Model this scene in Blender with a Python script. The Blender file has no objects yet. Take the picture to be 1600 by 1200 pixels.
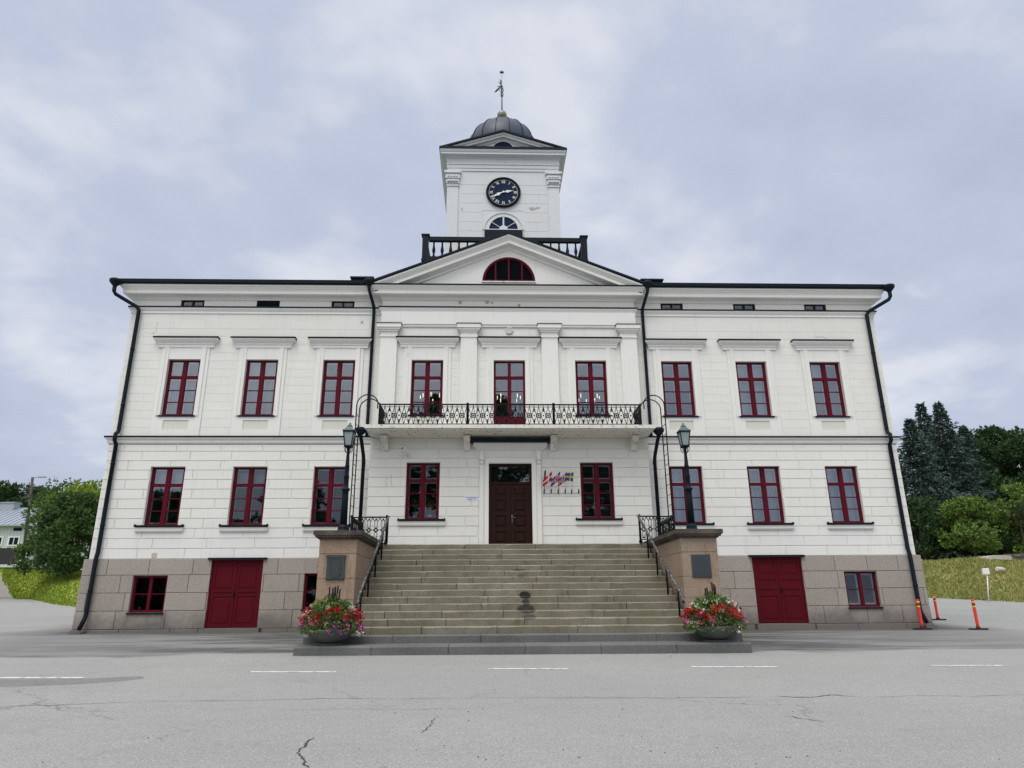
import bpy, bmesh, math, random
import numpy as np
from mathutils import Vector, Matrix
random.seed(7); RNG = np.random.default_rng(7)
scene = bpy.context.scene
COL = scene.collection
PI = math.pi

# ------------------------------------------------------------------ mesh builder
class MB:
    def __init__(s): s.v = []; s.f = []; s.sm = []
    def add(s, vs, fs, smooth=False):
        o = len(s.v); s.v.extend(vs)
        for f in fs: s.f.append([i + o for i in f]); s.sm.append(smooth)
        return s
    def box(s, x0, x1, y0, y1, z0, z1):
        vs = [(x0,y0,z0),(x1,y0,z0),(x1,y1,z0),(x0,y1,z0),(x0,y0,z1),(x1,y0,z1),(x1,y1,z1),(x0,y1,z1)]
        return s.add(vs, [(0,3,2,1),(4,5,6,7),(0,1,5,4),(1,2,6,5),(2,3,7,6),(3,0,4,7)])
    def bbox(s, x0, x1, y0, y1, z0, z1, b=0.01):
        """box with chamfered front (-y) edges"""
        vs = [(x0,y1,z0),(x1,y1,z0),(x1,y1,z1),(x0,y1,z1),
              (x0,y0+b,z0),(x1,y0+b,z0),(x1,y0+b,z1),(x0,y0+b,z1),
              (x0+b,y0,z0+b),(x1-b,y0,z0+b),(x1-b,y0,z1-b),(x0+b,y0,z1-b)]
        return s.add(vs, [(0,1,5,4),(1,2,6,5),(2,3,7,6),(3,0,4,7),(4,5,9,8),(5,6,10,9),(6,7,11,10),(7,4,8,11),(8,9,10,11),(3,2,1,0)])
    def obox(s, c, ax, ay, az, hx, hy, hz):
        c = Vector(c); ax = Vector(ax).normalized()*hx; ay = Vector(ay).normalized()*hy; az = Vector(az).normalized()*hz
        vs = [tuple(c + ax*i + ay*j + az*k) for k in (-1,1) for i, j in ((-1,-1),(1,-1),(1,1),(-1,1))]
        return s.add(vs, [(0,3,2,1),(4,5,6,7),(0,1,5,4),(1,2,6,5),(2,3,7,6),(3,0,4,7)])
    def bar(s, p, q, w, h=None, up=(0,0,1)):
        p = Vector(p); q = Vector(q); d = q - p
        if d.length < 1e-6: return s
        u = Vector(up)
        if abs(d.normalized().dot(u)) > .98: u = Vector((0,1,0))
        a = d.cross(u).normalized(); b = a.cross(d).normalized()
        return s.obox((p+q)/2, d, a, b, d.length/2, w/2, (h or w)/2)
    def tube(s, pts, rad, n=8, smooth=True, caps=True):
        pts = [Vector(p) for p in pts]
        if not hasattr(rad, '__len__'): rad = [rad]*len(pts)
        base = len(s.v); ref = None
        for i, p in enumerate(pts):
            d = (pts[min(i+1, len(pts)-1)] - pts[max(i-1, 0)]).normalized()
            if ref is None:
                ref = Vector((1,0,0)) if abs(d.x) < .9 else Vector((0,1,0))
            a = (ref - d*ref.dot(d)).normalized(); b = d.cross(a); ref = a
            for k in range(n):
                t = 2*PI*k/n
                s.v.append(tuple(p + (a*math.cos(t) + b*math.sin(t))*rad[i]))
        for i in range(len(pts)-1):
            for k in range(n):
                k2 = (k+1) % n
                s.f.append([base+i*n+k, base+i*n+k2, base+(i+1)*n+k2, base+(i+1)*n+k]); s.sm.append(smooth)
        if caps:
            s.f.append([base+k for k in range(n)][::-1]); s.sm.append(False)
            e = base+(len(pts)-1)*n
            s.f.append([e+k for k in range(n)]); s.sm.append(False)
        return s
    def lathe(s, prof, n=16, c=(0,0,0), smooth=True, rot=0., sq=False):
        base = len(s.v); cx, cy, cz = c
        for r, z in prof:
            for k in range(n):
                t = rot + 2*PI*k/n
                s.v.append((cx + r*math.cos(t), cy + r*math.sin(t), cz + z))
        m = len(prof)
        for i in range(m-1):
            for k in range(n):
                k2 = (k+1) % n
                s.f.append([base+i*n+k, base+i*n+k2, base+(i+1)*n+k2, base+(i+1)*n+k]); s.sm.append(smooth)
        s.f.append([base+k for k in range(n)][::-1]); s.sm.append(False)
        s.f.append([base+(m-1)*n+k for k in range(n)]); s.sm.append(False)
        return s
    def prism(s, poly, y0, y1):
        """polygon in (x,z), extruded along y"""
        n = len(poly)
        vs = [(x, y0, z) for x, z in poly] + [(x, y1, z) for x, z in poly]
        fs = [list(range(n)), list(range(2*n-1, n-1, -1))]
        for i in range(n):
            j = (i+1) % n
            fs.append([i, n+i, n+j, j])
        return s.add(vs, fs)
    def ring(s, c, R, r, n=14, axis='y', m=5):
        pts = []
        base = len(s.v); c = Vector(c)
        for i in range(n):
            t = 2*PI*i/n
            d = Vector((math.cos(t), 0, math.sin(t))) if axis == 'y' else (Vector((0, math.cos(t), math.sin(t))) if axis == 'x' else Vector((math.cos(t), math.sin(t), 0)))
            e = Vector((0,1,0)) if axis == 'y' else (Vector((1,0,0)) if axis == 'x' else Vector((0,0,1)))
            for j in range(m):
                a = 2*PI*j/m
                s.v.append(tuple(c + d*(R + r*math.cos(a)) + e*(r*math.sin(a))))
        for i in range(n):
            for j in range(m):
                i2 = (i+1) % n; j2 = (j+1) % m
                s.f.append([base+i*m+j, base+i*m+j2, base+i2*m+j2, base+i2*m+j]); s.sm.append(True)
        return s
    def ball(s, c, r, n=8, m=6, sz=1.):
        return s.lathe([(max(1e-4, r*math.sin(PI*i/m)), -r*sz*math.cos(PI*i/m)) for i in range(m+1)], n, c)
    def build(s, name, mat, parent=None, loc=None):
        me = bpy.data.meshes.new(name)
        me.from_pydata([tuple(v) for v in s.v], [], s.f)
        me.polygons.foreach_set('use_smooth', s.sm)
        me.materials.append(mat); me.update()
        o = bpy.data.objects.new(name, me); COL.objects.link(o)
        if parent: o.parent = parent
        if loc: o.location = loc
        return o

def np_mesh(name, verts, quads, mat, parent=None, smooth=False, loc=None):
    """verts Nx3, quads MxK index arrays"""
    me = bpy.data.meshes.new(name)
    verts = np.asarray(verts, np.float32); quads = np.asarray(quads, np.int32); k = quads.shape[1]
    me.vertices.add(len(verts)); me.vertices.foreach_set('co', verts.ravel())
    me.loops.add(quads.size); me.loops.foreach_set('vertex_index', quads.ravel())
    me.polygons.add(len(quads)); me.polygons.foreach_set('loop_start', np.arange(0, quads.size, k, dtype=np.int32))
    me.polygons.foreach_set('use_smooth', np.full(len(quads), smooth))
    me.materials.append(mat); me.update(calc_edges=True); me.validate()
    o = bpy.data.objects.new(name, me); COL.objects.link(o)
    if parent: o.parent = parent
    if loc: o.location = loc
    return o

def tag(o, label=None, cat=None, group=None, kind=None):
    if label: o['label'] = label
    if cat: o['category'] = cat
    if group: o['group'] = group
    if kind: o['kind'] = kind
    return o
def empty(name, loc=(0,0,0), label=None, cat=None, group=None, rz=0.):
    o = bpy.data.objects.new(name, None); COL.objects.link(o)
    o.empty_display_size = .2; o.location = loc; o.rotation_euler = (0,0,rz)
    return tag(o, label, cat, group)
def copy_tree(o, parent=None):
    c = o.copy(); COL.objects.link(c)
    c.parent = parent
    for ch in list(o.children): copy_tree(ch, c)
    return c

# ------------------------------------------------------------------ materials
def mat(name, base, rough=.6, metal=0., var=None, speck=None, island=None, bump=None, spec=.5, streak=None, transl=0., low=None, zpaint=None, blot=None):
    m = bpy.data.materials.new(name); m.use_nodes = True
    nt = m.node_tree; N = nt.nodes; L = nt.links
    b = N['Principled BSDF']; b.inputs['Roughness'].default_value = rough; b.inputs['Metallic'].default_value = metal
    b.inputs['Specular IOR Level'].default_value = spec
    tc = N.new('ShaderNodeTexCoord'); co = tc.outputs['Object']
    rgb = N.new('ShaderNodeRGB'); rgb.outputs[0].default_value = (*base, 1); cur = rgb.outputs[0]
    def noise(scale, detail=4., rough=.6, vec=None):
        n = N.new('ShaderNodeTexNoise'); n.inputs['Scale'].default_value = scale; n.inputs['Detail'].default_value = detail; n.inputs['Roughness'].default_value = rough
        L.new(vec or co, n.inputs['Vector']); return n.outputs['Fac']
    def ramp(f, a, c):
        r = N.new('ShaderNodeMapRange'); r.inputs['From Min'].default_value = a; r.inputs['From Max'].default_value = c; r.clamp = True
        L.new(f, r.inputs['Value']); return r.outputs['Result']
    def mixc(fac, colr, mode='MIX'):
        nonlocal cur
        x = N.new('ShaderNodeMix'); x.data_type = 'RGBA'; x.blend_type = mode
        if isinstance(fac, float): x.inputs[0].default_value = fac
        else: L.new(fac, x.inputs[0])
        L.new(cur, x.inputs[6]); x.inputs[7].default_value = (*colr, 1); cur = x.outputs[2]
    def mul(a, k):
        q = N.new('ShaderNodeMath'); q.operation = 'MULTIPLY'; L.new(a, q.inputs[0])
        if isinstance(k, float): q.inputs[1].default_value = k
        else: L.new(k, q.inputs[1])
        return q.outputs[0]
    if zpaint:   # (z, colour): a coat of other paint up to that height
        sp = N.new('ShaderNodeSeparateXYZ'); L.new(co, sp.inputs[0])
        q = N.new('ShaderNodeMath'); q.operation = 'LESS_THAN'; L.new(sp.outputs['Z'], q.inputs[0]); q.inputs[1].default_value = zpaint[0]
        mixc(q.outputs[0], zpaint[1])
    if island:   # (amount, dark colour): tone per separate block / leaf
        g = N.new('ShaderNodeNewGeometry')
        mixc(mul(g.outputs['Random Per Island'], float(island[0])), island[1])
    for vv in (var or []):      # (scale, lo, hi, amount, colour)
        mixc(mul(ramp(noise(vv[0]), vv[1], vv[2]), float(vv[3])), vv[4])
    for sk in (speck or []):
        mixc(mul(ramp(noise(sk[0], 2., .5), sk[1], sk[2]), float(sk[3])), sk[4])
    if streak:   # (amount, colour): vertical run-off streaks
        mp = N.new('ShaderNodeMapping'); mp.inputs['Scale'].default_value = (5., 5., .35); L.new(co, mp.inputs['Vector'])
        f = ramp(noise(1.6, 5., .65, mp.outputs[0]), .56, .78)
        mixc(mul(f, float(streak[0])), streak[1])
    if low:      # (z0, z1, amount, colour): splash dirt, ragged upper edge
        sp = N.new('ShaderNodeSeparateXYZ'); L.new(co, sp.inputs[0])
        ad = N.new('ShaderNodeMath'); ad.operation = 'MULTIPLY_ADD'; L.new(noise(1.3, 6., .7), ad.inputs[0]); ad.inputs[1].default_value = -1.1; L.new(sp.outputs['Z'], ad.inputs[2])
        f = ramp(ad.outputs[0], low[1]-.55, low[0]-.55)
        mixc(mul(f, float(low[2])), low[3])
    if blot:     # list of (x, z, rx, rz, amount): water stains with a place of their own
        sp = N.new('ShaderNodeSeparateXYZ'); L.new(co, sp.inputs[0])
        nz = noise(7., 4., .6)
        for (bx, bz, rx, rz, am) in blot:
            def sq(o_, c, r):
                a = N.new('ShaderNodeMath'); a.operation = 'SUBTRACT'; L.new(o_, a.inputs[0]); a.inputs[1].default_value = c
                d = mul(a.outputs[0], 1./r); return mul(d, d)
            s1 = N.new('ShaderNodeMath'); s1.operation = 'ADD'; L.new(sq(sp.outputs['X'], bx, rx), s1.inputs[0]); L.new(sq(sp.outputs['Z'], bz, rz), s1.inputs[1])
            s2 = N.new('ShaderNodeMath'); s2.operation = 'MULTIPLY_ADD'; L.new(nz, s2.inputs[0]); s2.inputs[1].default_value = 1.6; L.new(s1.outputs[0], s2.inputs[2])
            mixc(mul(ramp(s2.outputs[0], 1.9, 1.45), float(am)), (.02, .022, .022))
    L.new(cur, b.inputs['Base Color'])
    if bump:
        bn = N.new('ShaderNodeBump'); bn.inputs['Strength'].default_value = bump[1]; bn.inputs['Distance'].default_value = bump[2] if len(bump) > 2 else .01
        L.new(noise(bump[0], 5., .65), bn.inputs['Height']); L.new(bn.outputs[0], b.inputs['Normal'])
    if transl:
        t = N.new('ShaderNodeBsdfTranslucent'); L.new(cur, t.inputs['Color'])
        mx = N.new('ShaderNodeMixShader'); mx.inputs[0].default_value = transl
        L.new(b.outputs[0], mx.inputs[1]); L.new(t.outputs[0], mx.inputs[2]); L.new(mx.outputs[0], N['Material Output'].inputs['Surface'])
    return m

WHITE = (.785, .78, .75)
M = {}
M['stucco'] = mat('stucco', WHITE, .85, var=[(.5,.35,.75,.3,(.70,.69,.63)),(6,.55,.8,.25,(.62,.61,.56)),(1.7,.6,.75,.25,(.58,.57,.52))], island=(.14,(.6,.59,.55)), bump=(60,.2), streak=(.3,(.46,.45,.41)), zpaint=(2.9,(.80,.80,.79)))
M['trim'] = mat('white_trim', (.785,.78,.755), .8, var=[(.9,.4,.8,.3,(.70,.69,.64)),(9,.6,.8,.25,(.6,.59,.55)),(2.4,.64,.74,.3,(.5,.49,.45))], bump=(70,.12), streak=(.32,(.44,.43,.40)))
M['worn_trim'] = mat('weathered_white_stucco', (.74,.73,.68), .85, var=[(1.5,.4,.7,.45,(.58,.56,.5)),(11,.57,.66,.85,(.2,.2,.19)),(3.2,.62,.7,.6,(.36,.35,.32))], bump=(40,.3))
M['boards'] = mat('tower_white_boards', (.66,.68,.70), .75, var=[(1.1,.4,.75,.3,(.62,.64,.62)),(7,.64,.7,.6,(.36,.4,.4))], island=(.1,(.55,.57,.55)), bump=(30,.15), streak=(.3,(.45,.47,.46)))
M['dark_metal'] = mat('dark_painted_metal', (.006,.011,.018), .55, spec=.14, var=[(3,.4,.8,.5,(.012,.02,.028))])
M['roof'] = mat('dark_sheet_roof', (.007,.012,.021), .55, spec=.12, var=[(1.2,.4,.8,.6,(.013,.02,.032))], bump=(4,.1))
M['dome'] = mat('dome_sheet_metal', (.034,.047,.082), .42, spec=.3, var=[(2,.4,.8,.5,(.045,.058,.09))], bump=(5,.15))
M['black_iron'] = mat('black_iron', (.005,.007,.010), .55, spec=.12, var=[(20,.5,.8,.4,(.015,.015,.015))])
M['worn_iron'] = mat('worn_iron_rail', (.03,.032,.036), .4, var=[(14,.5,.62,.75,(.28,.28,.29))])
M['red'] = mat('oxblood_paint', (.10,.006,.016), .45, spec=.08, var=[(4,.4,.8,.45,(.085,.006,.013))], bump=(40,.06))
M['red_dark'] = mat('oxblood_door_paint', (.10,.006,.013), .45, spec=.08, var=[(1.6,.4,.8,.45,(.06,.005,.010)),(22,.66,.75,.3,(.2,.05,.06))], bump=(30,.08))
M['brown'] = mat('dark_brown_door', (.026,.009,.008), .5, spec=.12, var=[(2.5,.4,.8,.5,(.014,.006,.005))], streak=(.5,(.045,.017,.013)), bump=(40,.15))
M['inner_white'] = mat('inner_sash_white', (.82,.81,.78), .6)
M['plinth'] = mat('grey_pink_granite', (.39,.35,.315), .85, spec=.2, var=[(1.1,.35,.75,.4,(.30,.265,.24))], speck=[(38,.52,.68,.55,(.17,.155,.145)),(52,.56,.7,.5,(.55,.50,.46))], island=(.38,(.27,.235,.21)), bump=(45,.4), low=(0.15,.62,.8,(.13,.12,.115)), streak=(.25,(.16,.12,.1)))
M['pier'] = mat('rust_pink_granite', (.37,.29,.222), .85, spec=.2, var=[(1.6,.4,.7,.5,(.24,.175,.13)),(.7,.45,.7,.4,(.40,.22,.12))], speck=[(36,.5,.66,.6,(.13,.10,.085)),(50,.57,.7,.5,(.56,.44,.34))], island=(.28,(.26,.19,.145)), bump=(45,.4), streak=(.7,(.09,.075,.062)))
M['cap'] = mat('dark_weathered_granite', (.115,.092,.078), .9, spec=.15, var=[(2.2,.36,.62,.85,(.045,.04,.037))], speck=[(38,.52,.68,.5,(.07,.06,.055)),(50,.58,.7,.4,(.42,.35,.28))], island=(.2,(.12,.1,.09)), bump=(40,.4))
M['step'] = mat('mossy_step_granite', (.315,.295,.245), .9, spec=.2, var=[(1.3,.38,.7,.65,(.17,.155,.10)),(.5,.45,.75,.5,(.14,.13,.08)),(4.5,.5,.7,.5,(.15,.14,.10))], speck=[(42,.52,.68,.5,(.12,.11,.085)),(58,.58,.7,.4,(.46,.43,.36))], island=(.55,(.19,.175,.125)), bump=(45,.6), streak=(.7,(.10,.095,.06)), blot=[(.20,.93,.15,.085,.9),(.20,.76,.09,.09,.7),(.20,.61,.22,.1,.7),(.12,1.56,.2,.04,.5),(.25,.45,.16,.06,.5),(.15,1.4,.1,.07,.35)])
M['kerb'] = mat('grey_granite_kerb', (.175,.178,.176), .85, spec=.2, var=[(.9,.35,.75,.6,(.07,.072,.072))], speck=[(46,.52,.68,.5,(.06,.06,.06)),(62,.58,.7,.4,(.3,.3,.3))], island=(.35,(.085,.088,.088)), bump=(45,.35), streak=(.35,(.1,.1,.095)))
M['stone_panel'] = mat('apron_panel', (.66,.65,.59), .85, bump=(60,.1))
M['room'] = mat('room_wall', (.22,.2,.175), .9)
M['bronze'] = mat('bronze_relief', (.06,.075,.078), .5, metal=.3, var=[(9,.4,.7,.7,(.035,.03,.025)),(4,.5,.75,.5,(.1,.13,.12))], bump=(20,.3))
M['bronze_smooth'] = mat('dark_plaque', (.045,.055,.07), .45, metal=.2, var=[(6,.4,.8,.4,(.07,.08,.09))])
M['bowl'] = mat('planter_stone', (.075,.085,.075), .8, var=[(4,.4,.75,.6,(.04,.055,.045))], speck=[(60,.55,.7,.4,(.2,.2,.19))], bump=(40,.4))
M['gold'] = mat('weathered_gilding', (.27,.26,.18), .45, metal=.3, var=[(5,.4,.7,.5,(.24,.24,.17))])
M['vane'] = mat('vane_grey_metal', (.055,.055,.06), .45, metal=.5)
M['pole_grey'] = mat('mast_grey', (.32,.33,.36), .45)
M['navy'] = mat('clock_navy', (.004,.015,.045), .5, spec=.1, var=[(8,.4,.8,.4,(.007,.022,.058))])
M['white_paint'] = mat('white_paint', (.78,.78,.76), .5)
M['sign'] = mat('sign_white', (.72,.74,.78), .5)
M['sign_blue'] = mat('sign_blue', (.12,.2,.5), .5)
M['patina'] = mat('green_patina', (.085,.125,.115), .5, var=[(8,.4,.75,.5,(.05,.08,.075))])
M['curtain'] = mat('curtain_cloth', (.72,.74,.76), .9, transl=.35, streak=(.2,(.5,.5,.5)))
M['blind'] = mat('blind_slats', (.42,.43,.44), .7)
M['blind_dark'] = mat('dim_blind', (.11,.115,.12), .7)
M['warm_cloth'] = mat('tinted_curtain', (.5,.36,.33), .9, transl=.3, var=[(2.5,.45,.6,.9,(.25,.42,.6))])
M['leaf_in'] = mat('indoor_leaf', (.05,.11,.03), .6)
M['orange'] = mat('orange_plastic', (.78,.045,.03), .45, var=[(9,.5,.8,.2,(.5,.04,.03))])
M['yellow'] = mat('yellow_reflector', (.75,.36,.02), .4)
M['brown_band'] = mat('brown_band', (.12,.02,.015), .5)
M['rubber'] = mat('black_rubber', (.015,.015,.016), .8)
M['wood_pole'] = mat('grey_wood', (.07,.062,.055), .85, streak=(.5,(.05,.045,.04)))
M['bark'] = mat('bark', (.07,.055,.042), .9, bump=(12,.6), var=[(5,.4,.7,.5,(.035,.028,.022))])
M['house'] = mat('pale_blue_boards', (.56,.60,.66), .7, var=[(1.5,.4,.8,.3,(.46,.5,.55))])
M['tin'] = mat('pale_tin_roof', (.36,.4,.46), .4, metal=.3, var=[(1,.4,.8,.4,(.27,.3,.35))])
M['fence'] = mat('dark_fence_boards', (.03,.03,.032), .8, streak=(.4,(.06,.055,.05)))
M['rock'] = mat('pale_stone', (.48,.45,.4), .85, var=[(3,.4,.7,.5,(.33,.31,.28))], bump=(10,.5))
M['wallstone'] = mat('dark_fieldstone', (.16,.15,.135), .9, island=(.7,(.05,.05,.045)), bump=(10,.5))
M['line'] = mat('road_paint', (.74,.74,.73), .8, var=[(9,.5,.58,.9,(.33,.33,.32)),(2,.45,.7,.5,(.42,.42,.41))])
M['crack'] = mat('crack_tar', (.035,.035,.036), .9)
M['gravel'] = mat('gravel', (.27,.25,.225), .95, speck=[(18,.45,.65,.6,(.14,.13,.12)),(30,.55,.7,.5,(.42,.4,.37))], var=[(.4,.4,.7,.4,(.2,.19,.17))], bump=(25,.6,.03))
def leafmat(n, a, b, tr=.25): return mat(n, a, .6, spec=.12, island=(1., b), transl=tr, var=[(.6,.4,.7,.35,b)])
M['spruce'] = leafmat('spruce_needles', (.12,.175,.155), (.012,.028,.026), .05)
M['leaf_dark'] = leafmat('dark_leaf', (.085,.145,.055), (.018,.045,.022))
M['leaf_fresh'] = leafmat('fresh_leaf', (.24,.33,.075), (.045,.10,.028))
M['leaf_shrub'] = leafmat('shrub_leaf', (.12,.20,.06), (.028,.062,.022))
M['leaf_mid'] = leafmat('mid_leaf', (.15,.235,.055), (.035,.08,.025))
M['leaf_bright'] = leafmat('bright_leaf', (.33,.40,.045), (.11,.19,.03))
M['leaf_flower'] = leafmat('planter_leaf', (.2,.28,.08), (.05,.11,.03))
for n_, c_ in (('red',(.52,.008,.012)),('white',(.78,.74,.7)),('purple',(.36,.03,.36)),('pink',(.66,.14,.26)),('darkred',(.25,.008,.02)),('yellowf',(.6,.5,.06))):
    M['f_'+n_] = mat('petal_'+n_, c_, .55, island=(.5, tuple(x*.55 for x in c_)), transl=.25)
M['spike'] = mat('dark_plume', (.02,.01,.014), .8)
M['grass_blade'] = leafmat('grass_blades', (.28,.35,.05), (.13,.2,.03), .2)
M['grass_dry'] = leafmat('dry_grass_blades', (.5,.44,.2), (.13,.19,.035), .25)
M['terrain'] = mat('field_grass', (.13,.17,.035), .95, var=[(.08,.4,.7,.5,(.09,.13,.03)),(2,.4,.7,.4,(.2,.2,.06))])
M['lawn'] = mat('lawn', (.235,.30,.04), .95, spec=.1, var=[(.35,.4,.65,.6,(.33,.36,.05)),(5,.42,.65,.5,(.13,.19,.028)),(.9,.5,.68,.5,(.12,.19,.03))], bump=(12,.8,.05))
M['bank'] = mat('dry_bank', (.32,.31,.08), .95, spec=.1, var=[(.35,.42,.6,.85,(.19,.26,.045)),(.55,.5,.62,.9,(.66,.55,.30)),(6,.42,.65,.5,(.13,.16,.035)),(1.6,.55,.68,.7,(.09,.14,.03))], bump=(9,.9,.08))

def flag_mat(name, field, bars):
    """cross flags in object coords: x 0..1 along fly, z 0..1 up the hoist; bars: list of (halfwidth_x, halfwidth_z, colour) painted in order"""
    m = bpy.data.materials.new(name); m.use_nodes = True; nt = m.node_tree; N = nt.nodes; L = nt.links
    b = N['Principled BSDF']; b.inputs['Roughness'].default_value = .8
    uv = N.new('ShaderNodeUVMap'); sp = N.new('ShaderNodeSeparateXYZ'); L.new(uv.outputs[0], sp.inputs[0])
    r = N.new('ShaderNodeRGB'); r.outputs[0].default_value = (*field, 1); cur = r.outputs[0]
    for hx, hz, c in bars:
        fs = []
        for o_, ctr, h in ((sp.outputs['X'], .38, hx), (sp.outputs['Y'], .5, hz)):
            q = N.new('ShaderNodeMath'); q.operation = 'COMPARE'; L.new(o_, q.inputs[0]); q.inputs[1].default_value = ctr; q.inputs[2].default_value = h; fs.append(q.outputs[0])
        mx = N.new('ShaderNodeMath'); mx.operation = 'MAXIMUM'; L.new(fs[0], mx.inputs[0]); L.new(fs[1], mx.inputs[1])
        x = N.new('ShaderNodeMix'); x.data_type = 'RGBA'; L.new(mx.outputs[0], x.inputs[0]); L.new(cur, x.inputs[6]); x.inputs[7].default_value = (*c, 1); cur = x.outputs[2]
    L.new(cur, b.inputs['Base Color']); return m

def glass_mat(name, tint, refl, wav=.004):
    m = bpy.data.materials.new(name); m.use_nodes = True; nt = m.node_tree; N = nt.nodes; L = nt.links
    N.remove(N['Principled BSDF'])
    t = N.new('ShaderNodeBsdfTransparent'); t.inputs['Color'].default_value = (*tint, 1)
    g = N.new('ShaderNodeBsdfGlossy'); g.inputs['Roughness'].default_value = .015; g.inputs['Color'].default_value = (.9,.94,1,1)
    tc = N.new('ShaderNodeTexCoord'); nz = N.new('ShaderNodeTexNoise'); nz.inputs['Scale'].default_value = 2.2; nz.inputs['Detail'].default_value = 1.
    L.new(tc.outputs['Object'], nz.inputs['Vector'])
    bp = N.new('ShaderNodeBump'); bp.inputs['Strength'].default_value = .35; bp.inputs['Distance'].default_value = wav; L.new(nz.outputs['Fac'], bp.inputs['Height']); L.new(bp.outputs[0], g.inputs['Normal'])
    fr = N.new('ShaderNodeFresnel'); fr.inputs['IOR'].default_value = 1.5
    ad = N.new('ShaderNodeMath'); ad.operation = 'ADD'; ad.use_clamp = True; L.new(fr.outputs[0], ad.inputs[0]); ad.inputs[1].default_value = refl
    mx = N.new('ShaderNodeMixShader'); L.new(ad.outputs[0], mx.inputs[0]); L.new(t.outputs[0], mx.inputs[1]); L.new(g.outputs[0], mx.inputs[2])
    L.new(mx.outputs[0], N['Material Output'].inputs['Surface']); return m
M['glass'] = glass_mat('window_glass', (.9,.94,.96), .05)
M['glass_hi'] = glass_mat('window_glass_bright', (.9,.94,.97), .075)
M['glass_lo'] = glass_mat('window_glass_dim', (.8,.85,.88), .01)
M['frost'] = mat('frosted_lantern_glass', (.45,.53,.52), .25, transl=.4)
def emit(name, c, s):
    m = bpy.data.materials.new(name); m.use_nodes = True; N = m.node_tree.nodes
    b = N['Principled BSDF']; b.inputs['Emission Color'].default_value = (*c,1); b.inputs['Emission Strength'].default_value = s; b.inputs['Base Color'].default_value = (*c,1); return m
M['bulb'] = emit('lit_candle_bulb', (1,.86,.62), 2.2)

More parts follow.
